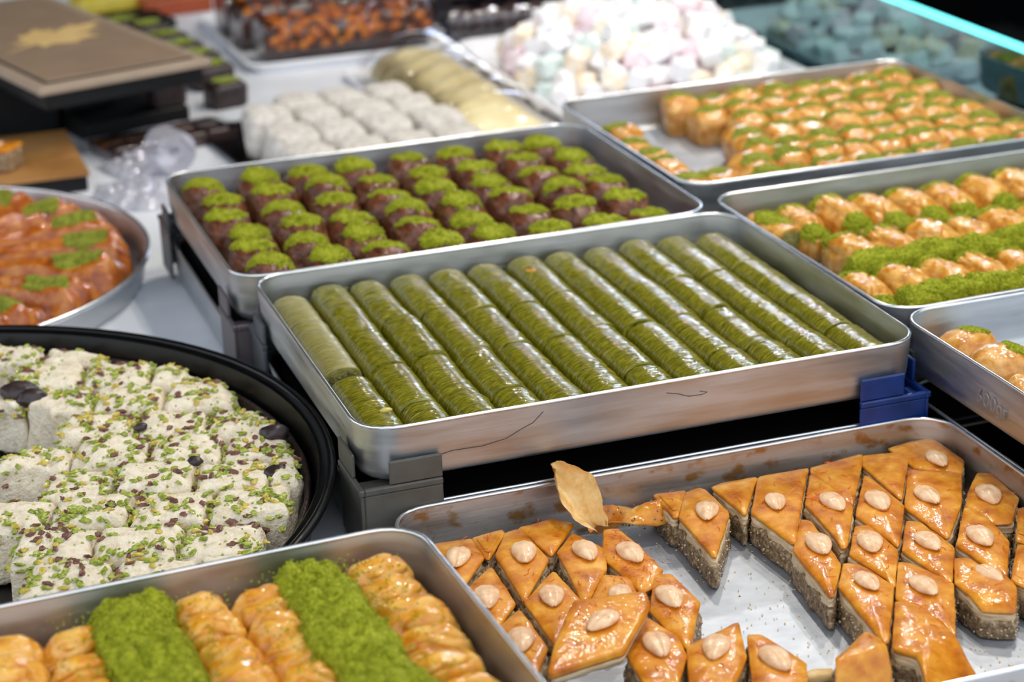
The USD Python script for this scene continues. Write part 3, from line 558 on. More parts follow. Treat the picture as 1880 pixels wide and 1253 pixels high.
# ------------------------------------------------------------------ almond diamonds: outline of the cut top in metres, almond (x, y, direction, length)
FP = {
 'L1': (0.0325, [(-0.2086, -0.2683), (-0.2054, -0.3079), (-0.1767, -0.2712), (-0.1756, -0.2364), (-0.2078, -0.2335), (-0.215, -0.2405)], (-0.1972, -0.2701, -2.0128, 0.0371)),
 'L2': (0.0325, [(-0.1753, -0.2698), (-0.1738, -0.2746), (-0.1479, -0.2376), (-0.148, -0.2312), (-0.1743, -0.2364)], None),
 'L3': (0.0325, [(-0.1662, -0.2708), (-0.171, -0.3498), (-0.1311, -0.2925), (-0.134, -0.2385), (-0.1362, -0.2346), (-0.1471, -0.238)], (-0.147, -0.2821, -1.8737, 0.044)),
 'L4': (0.0325, [(-0.1275, -0.2823), (-0.1265, -0.2875), (-0.0913, -0.2433), (-0.104, -0.2289), (-0.1339, -0.2336)], None),
 'L5': (0.0325, [(-0.2051, -0.3154), (-0.2027, -0.379), (-0.1785, -0.3497), (-0.1764, -0.2878)], (-0.1972, -0.3393, -1.8561, 0.0416)),
 'L6': (0.0325, [(-0.1708, -0.3504), (-0.1719, -0.4192), (-0.1323, -0.3664), (-0.1339, -0.3125)], (-0.1515, -0.3565, -1.8313, 0.0358)),
 'L7': (0.0325, [(-0.1203, -0.2847), (-0.1262, -0.3364), (-0.1327, -0.3738), (-0.0953, -0.3242), (-0.085, -0.2929), (-0.0976, -0.2591)], (-0.1017, -0.2978, -1.6343, 0.0367)),
 'L8': (0.0325, [(-0.2015, -0.3799), (-0.199, -0.452), (-0.179, -0.4203), (-0.1785, -0.3591)], (-0.1945, -0.4086, -1.8998, 0.0416)),
 'L9': (0.0325, [(-0.0903, -0.3038), (-0.0874, -0.3401), (-0.0849, -0.3695), (-0.0761, -0.3659), (-0.057, -0.3434), (-0.0569, -0.3275), (-0.0623, -0.2637), (-0.072, -0.263)], (-0.0707, -0.3148, -1.5796, 0.0389)),
 'L10': (0.0325, [(-0.1304, -0.3769), (-0.1225, -0.3947), (-0.0905, -0.3786), (-0.0847, -0.3444), (-0.1013, -0.3343)], (-0.1045, -0.3741, -2.0579, 0.0333)),
 'L11': (0.0325, [(-0.0901, -0.3995), (-0.088, -0.4431), (-0.0868, -0.4595), (-0.0518, -0.4007), (-0.0538, -0.3517), (-0.0649, -0.3471)], (-0.071, -0.3909, -1.6688, 0.0432)),
 'L12': (0.047, [(-0.1835, -0.4499), (-0.2003, -0.4808), (-0.1399, -0.4687), (-0.1003, -0.4207), (-0.097, -0.4053), (-0.1512, -0.4024)], (-0.1434, -0.4367, -2.5235, 0.0362)),
 'L13': (0.0325, [(-0.1302, -0.4503), (-0.1335, -0.4917), (-0.113, -0.5002), (-0.0925, -0.4685), (-0.0872, -0.4406), (-0.0961, -0.4063)], (-0.107, -0.4516, -1.7279, 0.0415)),
 'L14': (0.0325, [(-0.0863, -0.4566), (-0.1096, -0.5147), (-0.0809, -0.5203), (-0.0544, -0.4854), (-0.0382, -0.4384)], (-0.0709, -0.4712, -2.1408, 0.044)),
 'L15': (0.0325, [(-0.0726, -0.5374), (-0.0381, -0.5478), (-0.0198, -0.5093), (-0.0312, -0.4593), (-0.0391, -0.4577)], (-0.0383, -0.5013, -1.5623, 0.0436)),
 'R0a': (0.0325, [(-0.0118, -0.263), (-0.009, -0.2631), (0.0159, -0.2221), (-0.0109, -0.2196)], None),
 'R0b': (0.0325, [(-0.0082, -0.2656), (-0.0112, -0.34), (0.0284, -0.2789), (0.0313, -0.2705), (0.0312, -0.2263), (0.0275, -0.2214), (0.0138, -0.2268)], (0.0134, -0.271, -1.9974, 0.0365)),
 'R1': (0.0325, [(0.0424, -0.2754), (0.0416, -0.2818), (0.0771, -0.2276), (0.0814, -0.2227), (0.0491, -0.2213), (0.0388, -0.225)], None),
 'R2': (0.0325, [(0.0488, -0.2805), (0.0545, -0.3383), (0.0552, -0.3432), (0.0894, -0.2857), (0.1181, -0.2378), (0.1286, -0.2233), (0.0825, -0.2227)], (0.0711, -0.2777, -1.8779, 0.0327)),
 'R3': (0.0325, [(0.1267, -0.2325), (0.1301, -0.2609), (0.1263, -0.2916), (0.1296, -0.2991), (0.1746, -0.2306), (0.1828, -0.2159), (0.1306, -0.2237)], None),
 'R4': (0.0325, [(0.0955, -0.2834), (0.0909, -0.3382), (0.0865, -0.3646), (0.0918, -0.3602), (0.128, -0.3021), (0.1291, -0.2579), (0.1247, -0.2347)], (0.114, -0.2959, -1.6321, 0.0368)),
 'R5': (0.0325, [(0.0498, -0.3525), (0.0418, -0.4314), (0.0717, -0.3879), (0.0847, -0.3124), (0.0804, -0.3063)], (0.0692, -0.3578, -1.7991, 0.0417)),
 'R6': (0.0325, [(0.1731, -0.2364), (0.1702, -0.3056), (0.2117, -0.243), (0.2195, -0.2254), (0.1822, -0.2196)], None),
 'R7': (0.0325, [(0.2112, -0.2458), (0.2105, -0.2575), (0.2411, -0.2811), (0.2542, -0.2612), (0.2538, -0.2128), (0.2484, -0.2079), (0.2098, -0.2144)], (0.2321, -0.2571, -1.6759, 0.0321)),
 'R8': (0.0325, [(0.1665, -0.3193), (0.1684, -0.3784), (0.1704, -0.3793), (0.2109, -0.3299), (0.2395, -0.2825), (0.2041, -0.2584)], (0.1896, -0.3148, -1.6146, 0.0359)),
 'R9': (0.0325, [(0.1231, -0.3174), (0.1269, -0.3782), (0.1664, -0.3165), (0.1662, -0.2526)], (0.148, -0.3081, -1.7824, 0.0443)),
 'R10': (0.0325, [(0.0868, -0.3752), (0.0935, -0.4209), (0.0912, -0.4354), (0.1233, -0.383), (0.1229, -0.3366), (0.1134, -0.3347)], (0.1069, -0.3701, -1.9059, 0.0389)),
 'R11': (0.0325, [(0.1272, -0.3846), (0.1328, -0.4468), (0.1654, -0.3956), (0.1627, -0.3476), (0.1555, -0.3411)], (0.1488, -0.3859, -1.6118, 0.0352)),
 'R12': (0.0325, [(0.2258, -0.3166), (0.2124, -0.3366), (0.2156, -0.3726), (0.2286, -0.376), (0.2574, -0.3412), (0.2616, -0.2919), (0.253, -0.2868)], (0.2354, -0.3328, -1.8287, 0.0417)),
 'R13': (0.0325, [(0.1703, -0.3926), (0.173, -0.4337), (0.1769, -0.4517), (0.2091, -0.4038), (0.2168, -0.3522), (0.2104, -0.3379)], (0.1902, -0.3943, -1.7786, 0.0411)),
 'R14': (0.0325, [(0.137, -0.446), (0.1385, -0.4831), (0.1573, -0.4949), (0.1743, -0.4688), (0.1772, -0.4524), (0.1675, -0.4271), (0.1657, -0.416), (0.1568, -0.4118)], (0.1669, -0.4456, -1.472, 0.0278)),
 'R15': (0.0325, [(0.0846, -0.4507), (0.0945, -0.4961), (0.0951, -0.5149), (0.1344, -0.447), (0.121, -0.4059), (0.1145, -0.401)], (0.1095, -0.4477, -1.5662, 0.0352)),
 'R16': (0.0325, [(0.0548, -0.4178), (0.045, -0.505), (0.0476, -0.5042), (0.0918, -0.4333), (0.0853, -0.3931), (0.0753, -0.3868)], (0.0741, -0.4259, -1.6134, 0.0326)),
 'R17': (0.0345, [(0.0448, -0.5168), (0.0558, -0.5322), (0.0456, -0.5647), (0.0812, -0.5655), (0.0911, -0.5521), (0.0933, -0.5146), (0.0927, -0.466), (0.0807, -0.4574)], None),
 'R18': (0.0365, [(-0.0018, -0.5211), (-0.0111, -0.5402), (0.0188, -0.5573), (0.0327, -0.5354), (0.0405, -0.5044), (0.037, -0.4917)], None),
 'R19': (0.0325, [(0.2166, -0.4044), (0.2219, -0.4143), (0.2593, -0.3559), (0.2478, -0.3571)], None),
 'R20': (0.0325, [(0.1774, -0.4591), (0.1832, -0.4784), (0.2226, -0.4171), (0.213, -0.4111)], None),
}
LAB = {'L1': 'almond diamond in the back left corner of the front tray', 'L2': 'small blank corner piece between the first two almond diamonds at the back wall', 'L3': 'almond diamond second from left at the back of the front tray',
 'L4': 'blank triangular piece at the back wall left of the standing flake', 'L5': 'almond diamond below the back left corner one', 'L6': 'almond diamond in the middle of the left block', 'L7': 'almond diamond at the foot of the curled flake',
 'L8': 'lowest almond diamond beside the near tray wall', 'L9': 'cracked almond piece with saffron right of the curled flake', 'L10': 'almond diamond half hidden under the tilted piece', 'L11': 'saffron-covered almond piece at the right of the left block',
 'L12': 'tilted almond piece lying on top of the left block', 'L13': 'almond diamond below the tilted piece', 'L14': 'almond piece at the lower edge left of the last small one', 'L15': 'almond piece standing alone at the lower edge of the bare base',
 'R0a': 'small blank triangle on the lone block by the back wall', 'R0b': 'lone almond diamond standing in the bare middle of the tray', 'R1': 'blank triangle at the left end of the right block', 'R2': 'almond diamond at the back left of the right block',
 'R3': 'blank triangle with saffron at the back wall of the right block', 'R4': 'almond diamond with a tuft of saffron behind its almond', 'R5': 'almond diamond overhanging the long cut side of the right block', 'R6': 'blank triangle next to the back right corner piece',
 'R7': 'almond piece in the far right corner of the front tray', 'R8': 'broken almond piece with a pointed almond and a burnt speck', 'R9': 'almond diamond third along the back of the right block', 'R10': 'almond diamond in the centre of the right block',
 'R11': 'almond diamond under the burnt speck', 'R12': 'almond piece apart from the others along the right wall', 'R13': 'almond piece with a smooth white almond by the right gap', 'R14': 'almond piece with peeled-back crust showing pale layers', 'R15': 'big almond piece above the folded blank one',
 'R16': 'almond diamond at the near left tip of the right block', 'R17': 'large blank folded piece at the bottom of the right block', 'R18': 'shiny blank curled piece at the lower edge', 'R19': 'upper piece cut by the right edge of the picture', 'R20': 'lower piece cut by the right edge of the picture'}
ico3 = trimesh.creation.icosphere(3, 1.0); ICO1 = trimesh.creation.icosphere(1, 1.0)
def almond_mesh(L, seed):
    v = np.array(ico3.vertices); x = v[:, 0]
    w = 0.5 * (1 - 0.26 * x - 0.10 * x * x)            # pointed towards +x
    y, z = v[:, 1] * w * 0.74 * 1.45 * 0.95, v[:, 2] * 0.34 * (1 - 0.25 * np.abs(x))
    v = np.column_stack([x * 0.5, y * 0.54, z * 0.40])
    v[:, 2] += 0.006 * np.sin(v[:, 1] * 34 + seed) * (v[:, 2] > 0) + 0.05 * fb(v, 5, seed)
    v[:, 2] -= 0.018 * np.exp(-(v[:, 1] / 0.03) ** 2) * (v[:, 2] > 0) * (seed % 3 == 0)
    return v * L, np.array(ico3.faces)
ZF = 0.0005 + TH + 0.0007
gf = 'almond diamonds in the front tray'
for q, (key, (zt, P, al)) in enumerate(FP.items()):
    rng = np.random.default_rng(900 + q); P = np.array(P); c = P.mean(0)
    tilted, lift = (None, 0.0)
    base_z = ZF
    t = thing('almond_pastry', LAB[key], 'pastry', (c[0], c[1], base_z), 0, gf if al else 'blank offcuts in the front tray')
    pg = Polygon(P - c).buffer(0.0009, join_style=2); O = resample(list(pg.exterior.coords), 64, 0.0016); OF = resample(list(pg.buffer(0.0014, join_style=2).exterior.coords), 64, 0.002)
    H = zt - base_z; cen = O.mean(0)
    size = np.sqrt(Polygon(O).area); ins = lambda d: 1 - d / (size * 0.5)
    if key == 'L12':    # lies across its neighbours: tilted slab, pale underside
        top = loft(O, [(0.985, -0.004), (1.0, -0.002), (1.0, 0.0005), (0.985, 0.0018), (0.93, 0.0026), (0.75, 0.003), (0.4, 0.003), (0.15, 0.003)], 0.0007, 90, q, center=cen)
        und = loft(O, [(0.5, -0.013), (0.9, -0.011), (0.95, -0.007), (0.97, -0.003)], 0.0012, 160, q + 7, center=cen)
        def tl(m): v = m[0].copy(); v[:, 2] += H + 0.002 + 0.09 * (v[:, 1] - v[:, 0] * 0.3); return v, m[1]
        crust_m, fill_m, lay_m = tl(top), None, tl(und)
    else:
        bend = np.zeros(64)
        prof = [(ins(0.0030), H - 0.0052), (ins(0.0012), H - 0.0048), (1.0, H - 0.0032), (1.003, H - 0.0018), (ins(0.0012), H - 0.0006), (ins(0.0045), H), (0.72, H + 0.0006), (0.42, H + 0.0009), (0.15, H + 0.0009)]
        crust_m = loft(O, prof, 0.0008, 85, q, center=cen)
        lay_m = loft(OF if key[0] == 'R' else O, [(ins(0.0045), H - 0.0165), (ins(0.0022), H - 0.0130), (ins(0.0014), H - 0.0105), (ins(0.0026), H - 0.0085), (ins(0.0016), H - 0.0066), (ins(0.0030), H - 0.0050)], 0.0030, 130, q + 3, center=cen)
        fill_m = loft(OF, [(ins(0.0035), 0.0), (ins(0.0006), 0.0012), (ins(0.0004), 0.0045), (ins(0.001), 0.008), (ins(0.0006), 0.0115), (ins(0.0002), H - 0.0150), (ins(0.0010), H - 0.0120), (ins(0.0026), H - 0.0098)], 0.0028, 190, q + 5, center=cen)
        if key in ('R17', 'R18', 'R14'):   # corner folded down / hump
            d = {'R17': np.array([0.55, -0.83]), 'R18': np.array([0.1, -1.0]), 'R14': np.array([-0.6, -0.8])}[key]; k0 = {'R17': 0.012, 'R18': -0.002, 'R14': 0.020}[key]; rate = {'R17': 0.55, 'R18': 0.75, 'R14': 0.35}[key]
            def fold(m, lim):
                v = m[0].copy(); s = (v[:, :2] - cen) @ d - k0; v[:, 2] -= np.clip(s, 0, 1) * rate * (v[:, 2] / H); v[:, 2] = np.maximum(v[:, 2], lim); 
                if key == 'R18': v[:, 2] += 0.004 * np.exp(-(((v[:, :2] - cen) @ d) / 0.012) ** 2) * (v[:, 2] > 0.012)
                return v, m[1]
            crust_m, lay_m, fill_m = fold(crust_m, 0.010), fold(lay_m, 0.005), fold(fill_m, 0.0)
    for m_ in (fill_m, lay_m): 
        if m_ is not None: m_[0][:, 2] = np.maximum(m_[0][:, 2], 0.0); m_[0][:, 1] = np.minimum(m_[0][:, 1], -0.2165 - c[1]); m_[0][:, 0] = np.minimum(m_[0][:, 0], 0.2540 - c[0])
    crust_m[0][:, 1] = np.minimum(crust_m[0][:, 1], -0.2100 - c[1])
    if fill_m is not None: obj('filling', fill_m, nut_filling, t, True)
    obj('pastry_layers', lay_m, pastry_layer_m, t, True)
    cr = obj('crust', crust_m, crust, t, True)
    if fill_m is not None:
        pts, nr = on_surface((fill_m[0], fill_m[1]), lambda p: np.ones(len(p)), 1, rng)
        v, f = fill_m; tc = v[f].mean(1); nn = np.cross(v[f][:, 1] - v[f][:, 0], v[f][:, 2] - v[f][:, 0]); ar = np.linalg.norm(nn, axis=1); side = (np.abs(nn[:, 2]) < 0.7 * ar) * ar * (tc[:, 2] > 0.001)
        i = rng.choice(len(f), 110, p=side / side.sum()); pp = tc[i] + nn[i] / ar[i][:, None] * 0.0002 + rng.normal(0, 0.0008, (110, 3)); pp[:, 2] = np.maximum(pp[:, 2], 0.0022)
        obj('nut_crumbs', granules(pp, 0.0011, rng, 1.0), nut_filling if q % 2 else pastry_layer_m, t, False, kind='stuff')
    ztop = lambda x, y: (H + 0.0012 if key != 'L12' else H + 0.0055 + 0.09 * (y - x * 0.3))
    if al:
        ax, ay, ang, L = al; L = float(np.clip(L * 0.92, 0.0290, 0.0355)); ax -= c[0]; ay -= c[1]
        m = almond_mesh(L, q); za = ztop(ax, ay) + 0.0018
        if key == 'R14': za -= 0.003
        a = obj('almond', moved(m, (ax, ay, za), ang), almond_m, t, True)
        obj('almond_tip', moved(loft(superell(0.0011, 0.0008, 12, 2), [(0.5, -0.0005), (1, 0), (0.4, 0.0007)], 0.0003, 500, q), (ax + math.cos(ang) * L * 0.485, ay + math.sin(ang) * L * 0.485, za), ang), almond_tip, a, True)
    heavy = {'L9': 46, 'L10': 30, 'L11': 60, 'R4': 34, 'R2': 16, 'R3': 14, 'R9': 16, 'R5': 10, 'R12': 8, 'L12': 16, 'L13': 14, 'L7': 12, 'R11': 12, 'R10': 12, 'R14': 14, 'R15': 10}.get(key, 6)
    th = []
    for k in range(heavy):
        s = rng.uniform(-0.8, 0.8, 2) * np.array([np.ptp(O[:, 0]), np.ptp(O[:, 1])]) * 0.5 + cen
        if key in ('R4',) and k < 22: s = np.array([al[0] - c[0] - 0.012, al[1] - c[1] + 0.013]) + rng.normal(0, 0.005, 2)
        if key in ('L11',) and k < 40: s = cen + np.array([-0.010, 0.024]) + rng.normal(0, 0.009, 2)
        if not Polygon(O).buffer(-0.001).contains(Point(s)): continue
        a = rng.uniform(0, 2 * np.pi); ll = rng.uniform(0.003, 0.008); p = [s + ll * (u - 0.5) * np.array([math.cos(a + 0.5 * u), math.sin(a + 0.5 * u)]) for u in (0, 0.33, 0.66, 1)]
        th.append(tube([(x, y, ztop(x, y) + 0.0003 + 0.0012 * rng.random() * (heavy > 20)) for x, y in p], 0.00028, 4))
    if th: obj('saffron_threads', join(th), saffron, t, False, kind='stuff')
# curled flake leaning on the back wall, pale inside turned to the camera
Lf = np.array([[-0.0971, -0.222, 0.0707], [-0.1007, -0.2357, 0.0595], [-0.1014, -0.2475, 0.0538], [-0.0953, -0.2602, 0.0411], [-0.0788, -0.272, 0.0325]])
Rf = np.array([[-0.0865, -0.218, 0.0740], [-0.0690, -0.2297, 0.0655], [-0.0680, -0.2415, 0.0586], [-0.0700, -0.2552, 0.0480], [-0.0700, -0.267, 0.0350]])
t = thing('pastry_flake', 'curled loose crust flake standing up against the back wall of the almond tray', 'pastry flake', (-0.09, -0.245, 0.05))
us, vs = np.linspace(0, 1, 26), np.linspace(0, 1, 34)
def along(P, s): return np.stack([np.interp(s, np.linspace(0, 1, len(P)), P[:, k]) for k in range(3)], -1)
A_, B_ = along(Lf, vs), along(Rf, vs)
S0 = A_[:, None] * (1 - us[None, :, None]) + B_[:, None] * us[None, :, None]
bul = np.sin(np.pi * us)[None, :] ** 0.8 * (0.020 + 0.004 * vs[:, None])
S0[..., 1] += bul; S0[..., 2] -= 0.3 * bul; S0 = S0 + 0.0022 * np.stack([fb(S0, 120, k) for k in (1, 2, 3)], -1) * 2
S0 -= np.array([-0.09, -0.245, 0.05])
def sheet_solid(S, thick, outward):
    h, w = S.shape[:2]; v = np.vstack([S.reshape(-1, 3), (S + np.asarray(outward) * thick).reshape(-1, 3)]); i, j = np.meshgrid(np.arange(h - 1), np.arange(w - 1), indexing='ij')
    qd = np.stack([i * w + j, i * w + j + 1, (i + 1) * w + j + 1, (i + 1) * w + j], -1).reshape(-1, 4); o = h * w
    e = [k for k in range(w)] + [k * w + w - 1 for k in range(1, h)] + [(h - 1) * w + k for k in range(w - 2, -1, -1)] + [k * w for k in range(h - 2, 0, -1)]
    e = np.array(e); e2 = np.roll(e, -1)
    Q = np.vstack([qd, qd[:, ::-1] + o, np.column_stack([e2, e, e + o, e2 + o])])[:, ::-1]
    return v, np.vstack([Q[:, [0, 1, 2]], Q[:, [0, 2, 3]]])
obj('pale_inside', sheet_solid(S0, 0.0022, (0, 1, -0.2)), crust_edge, t, 30)
obj('browned_outside', sheet_solid(S0 + np.array([0, 0.0023, -0.0005]), 0.0012, (0, 1, -0.2)), crust, t, 30)
t = thing('pastry_scrap', 'crumpled brown crust scrap lying between the flake and the lone block', 'pastry scrap', (-0.040, -0.232, 0.012))
X, Y = np.meshgrid(np.linspace(-0.033, 0.030, 34), np.linspace(-0.016, 0.016, 20), indexing='xy')
S1 = np.stack([X, Y, 0.010 * np.sin(X * 60) * np.cos(Y * 140) + 0.010 + 0.006 * fb(np.stack([X, Y, X * 0], -1), 90, 3) * 2], -1)
obj('crumpled_crust', sheet_solid(S1, 0.0016, (0, 0, 1)), crust, t, 30)
obj('crumbs', granules(np.random.default_rng(3).uniform([-0.03, -0.02, 0.001], [0.03, 0.02, 0.018], (60, 3)), 0.0015, np.random.default_rng(4)), nut_filling, t, False, kind='stuff')
v, f = loft(np.array([(-0.014, 0.004), (-0.012, -0.002), (0.016, -0.006), (0.018, 0.004), (0.004, 0.008)]) @ np.eye(2), [(0.9, 0), (1, 0.002), (0.9, 0.006), (0.4, 0.007)], 0.0006, 200, 1)
tag(obj('pastry_shard', (v + [-0.004, -0.492, ZF], f), crust_edge, None, True), 'pale wedge-shaped shard lying on the bare tray base near the lower edge', 'pastry shard')
rng = np.random.default_rng(21); pp = []
for k in range(150):
    x, y = rng.uniform(-0.06, 0.05), rng.uniform(-0.46, -0.24)
    pp.append((x, y, ZF + 0.0004))
pp += [(x, y, ZF + 0.0004) for x, y in zip(rng.uniform(0.10, 0.2, 60), rng.uniform(-0.57, -0.49, 60))]
tag(obj('crumbs', granules(np.array(pp), 0.0009, rng, 0.6), crust_edge, None, False), 'pale crumbs scattered on the bare base of the almond tray', 'crumbs', None, 'stuff')

# ------------------------------------------------------------------ black round tray with white halva
def round_tray(name, label, cat, cx, cy, rim_r, base_r, h, mt, rim_mt, base_mt, lip=0.008, th=0.002, bead=0.003):
    t = thing(name, label, cat, (cx, cy, 0.0004)); n = 96
    a = np.arange(n) * 2 * np.pi / n; C = np.column_stack([np.cos(a), np.sin(a)])
    R = [(base_r - 0.010, 0), (base_r - 0.002, 0.001), (base_r, 0.005), (base_r + (rim_r - lip - base_r) * 0.5, h * 0.55), (rim_r - lip, h - 0.003), (rim_r - 0.001, h - 0.002), (rim_r, h - 0.001), (rim_r - 0.001, h), (rim_r - lip, h), (rim_r - lip - th, h - 0.002), (base_r + (rim_r - lip - base_r) * 0.5 - th, h * 0.55), (base_r - th, 0.006), (base_r - 0.006, th + 0.0005)]
    obj('pan', ringstack([(C * r, z) for r, z in R], True, True), mt, t, 40)
    obj('base', ringstack([(C * (base_r - 0.006), th + 0.0008), (C * base_r * 0.5, th + 0.0008)], True, False), base_mt, t, False)
    obj('rim', tube(np.column_stack([C * (rim_r - bead * 0.7), np.full(n, h - bead * 0.3)]), bead, 8, True), rim_mt, t, True)
    return t
HX, HY = -0.618, -0.035
round_tray('round_tray', 'black plastic round tray of white nut halva', 'tray', HX, HY, 0.374, 0.350, 0.065, black_plastic, black_plastic, black_plastic, 0.010, 0.003, 0.004)
C_ = np.column_stack([np.cos(np.arange(120) * 2 * np.pi / 120), np.sin(np.arange(120) * 2 * np.pi / 120)])
rng = np.random.default_rng(31)
circ = Point(0, 0).buffer(0.343, 64); yaw = -0.30
void = Polygon([(-0.36, 0.30), (0.03, 0.215), (0.128, 0.170), (0.158, 0.145), (0.146, 0.082), (0.118, 0.055), (-0.36, 0.02)])
cut = affinity.rotate(shp_box(-0.4, -0.4, 0.4, 0.4), 0); pieces = []
sx, sy = 0.064, 0.058
for r in range(-6, 7):
    for c in range(-6, 7):
        off = 0.5 * sx * (r % 2) * 0.6
        x0, y0 = c * sx + off, r * sy
        cell = affinity.rotate(shp_box(x0 + 0.0004, y0 + 0.0004, x0 + sx - 0.0004, y0 + sy - 0.0004), math.degrees(yaw), origin=(0, 0)).intersection(circ).difference(void)
        if cell.is_empty: continue
        if cell.geom_type != 'Polygon': cell = max(cell.geoms, key=lambda g: g.area)
        if cell.area < 0.0009: continue
        cx, cy = cell.centroid.coords[0]
        wx, wy = HX + cx, HY + cy
        d = np.array([wx + 0.60446, wy + 1.62342]); ang = math.atan2(d[0], d[1]) - 0.32589
        if ang < -0.27 or wy < -0.33: continue      # left of the picture, or under the near tray
        pieces.append((r, c, cell, wx, wy))
pieces.sort(key=lambda p: (-p[0], p[1])); rowno, seen = {}, {}
for r, c, cell, wx, wy in pieces: rowno.setdefault(r, len(rowno))
chunk_spots = []
for q, (r, c, cell, wx, wy) in enumerate(pieces):
    k = seen.get(r, 0); seen[r] = k + 1; big = cell.area > 0.0024
    lab = 'white halva piece strewn with pistachio, %s in the %s row of the black tray' % (ORD[k], ORD[rowno[r]])
    t = thing('halva_piece', lab, 'halva', (wx, wy, 0.0048), 0, 'white halva pieces'); cx, cy = cell.centroid.coords[0]
    O = resample([(x - cx, y - cy) for x, y in cell.exterior.coords], 72, 0.004); H = 0.0515 + rng.uniform(-0.004, 0.004)
    near_void = void.distance(cell) < 0.03
    s1 = [(0.90, 0), (0.985, 0.003), (1.0, 0.012), (1.0, 0.026), (0.985, H - 0.014), (0.955, H - 0.008), (0.91, H - 0.0045), (0.84, H - 0.0018), (0.72, H), (0.5, H + 0.0008), (0.3, H + 0.001), (0.12, H + 0.001)]
    m = loft(O, s1, 0.0115 if near_void else 0.0068, 44, q, 4)
    v = m[0] + vnormals(*m) * (0.0022 * fb(m[0], 190, q + 3, 3))[:, None]; v[:, 2] = np.maximum(v[:, 2], 0.0); m = (v, m[1])
    body = obj('halva_body', m, halva, t, True)
    n_big, n_small = int(54 * cell.area / 0.0036), int(44 * cell.area / 0.0036)
    p, nr = on_surface(m, lambda x: (x[:, 2] > H - 0.014) * np.clip(0.3 + 3.2 * (fb(x + [wx, wy, 0], 26, 9) + 0.10), 0.04, 1.8), n_big + n_small, rng)
    if len(p):
        for i in range(n_big):
            s = np.array([rng.uniform(0.0032, 0.0058), rng.uniform(0.0019, 0.0030), rng.uniform(0.0013, 0.0022)])
            iv = np.array(ICO1.vertices) * s * rng.uniform(0.55, 1.25, (len(ICO1.vertices), 1)); u = rng.random()
            mt = bit_green if u < 0.62 else bit_yellow if u < 0.78 else bit_skin
            obj('pistachio_bit', moved((iv, np.array(ICO1.faces)), p[i] + nr[i] * 0.0009, rng.uniform(0, 6.3), rng.uniform(-0.4, 0.4)), mt, t, 30)
        obj('pistachio_crumbs', granules(p[n_big:], 0.0017, rng), bit_green, t, False, kind='stuff')
    if rng.random() < 0.34:
        chunk_spots.append((wx + O[5][0] * 0.75, wy + O[5][1] * 0.75, 0.0048 + H - 0.004))
ring_m = loft(C_ * 0.352, [(0.984, 0.010), (0.985, 0.004), (0.987, 0.004), (0.992, 0.012), (1.002, 0.036), (1.001, 0.042), (0.995, 0.044), (0.986, 0.040), (0.984, 0.010)], 0.0022, 60, 4, close=(False, False))
tag(obj('chocolate_smear', (ring_m[0] + [HX, HY, 0.0040], ring_m[1]), choc_cake, None, True), 'dark chocolate smear between the halva and the black tray wall', 'chocolate', None, 'stuff')
for i, (x, y, z, s) in enumerate([(-0.479, 0.158, 0.056, 0.017), (-0.470, 0.143, 0.054, 0.014), (-0.284, -0.030, 0.057, 0.013), (-0.300, -0.105, 0.055, 0.012), (-0.39, 0.03, 0.057, 0.006), (-0.36, -0.06, 0.057, 0.007), (-0.44, -0.12, 0.057, 0.006)]):
    im = trimesh.creation.icosphere(2, 1.0); v = np.array(im.vertices); v = v * (1 + 0.6 * fb(v, 1.6, i))[:, None] * [s, s * 0.8, s * 0.6]
    tag(obj('chocolate_chunk', (v + [x, y, z], np.array(im.faces)), choc_dark, None, True), ['large dark chocolate chunk on the halva beside the empty part', 'lower dark chocolate chunk just in front of the large one', 'round dark chocolate chunk at the right rim of the black tray', 'flat dark chocolate chunk near the lower right rim', 'little chocolate chunk in the middle of the halva', 'little chocolate chunk right of the middle of the halva', 'little chocolate chunk towards the near tray'][i], 'chocolate chunk', 'chocolate chunks in the halva')

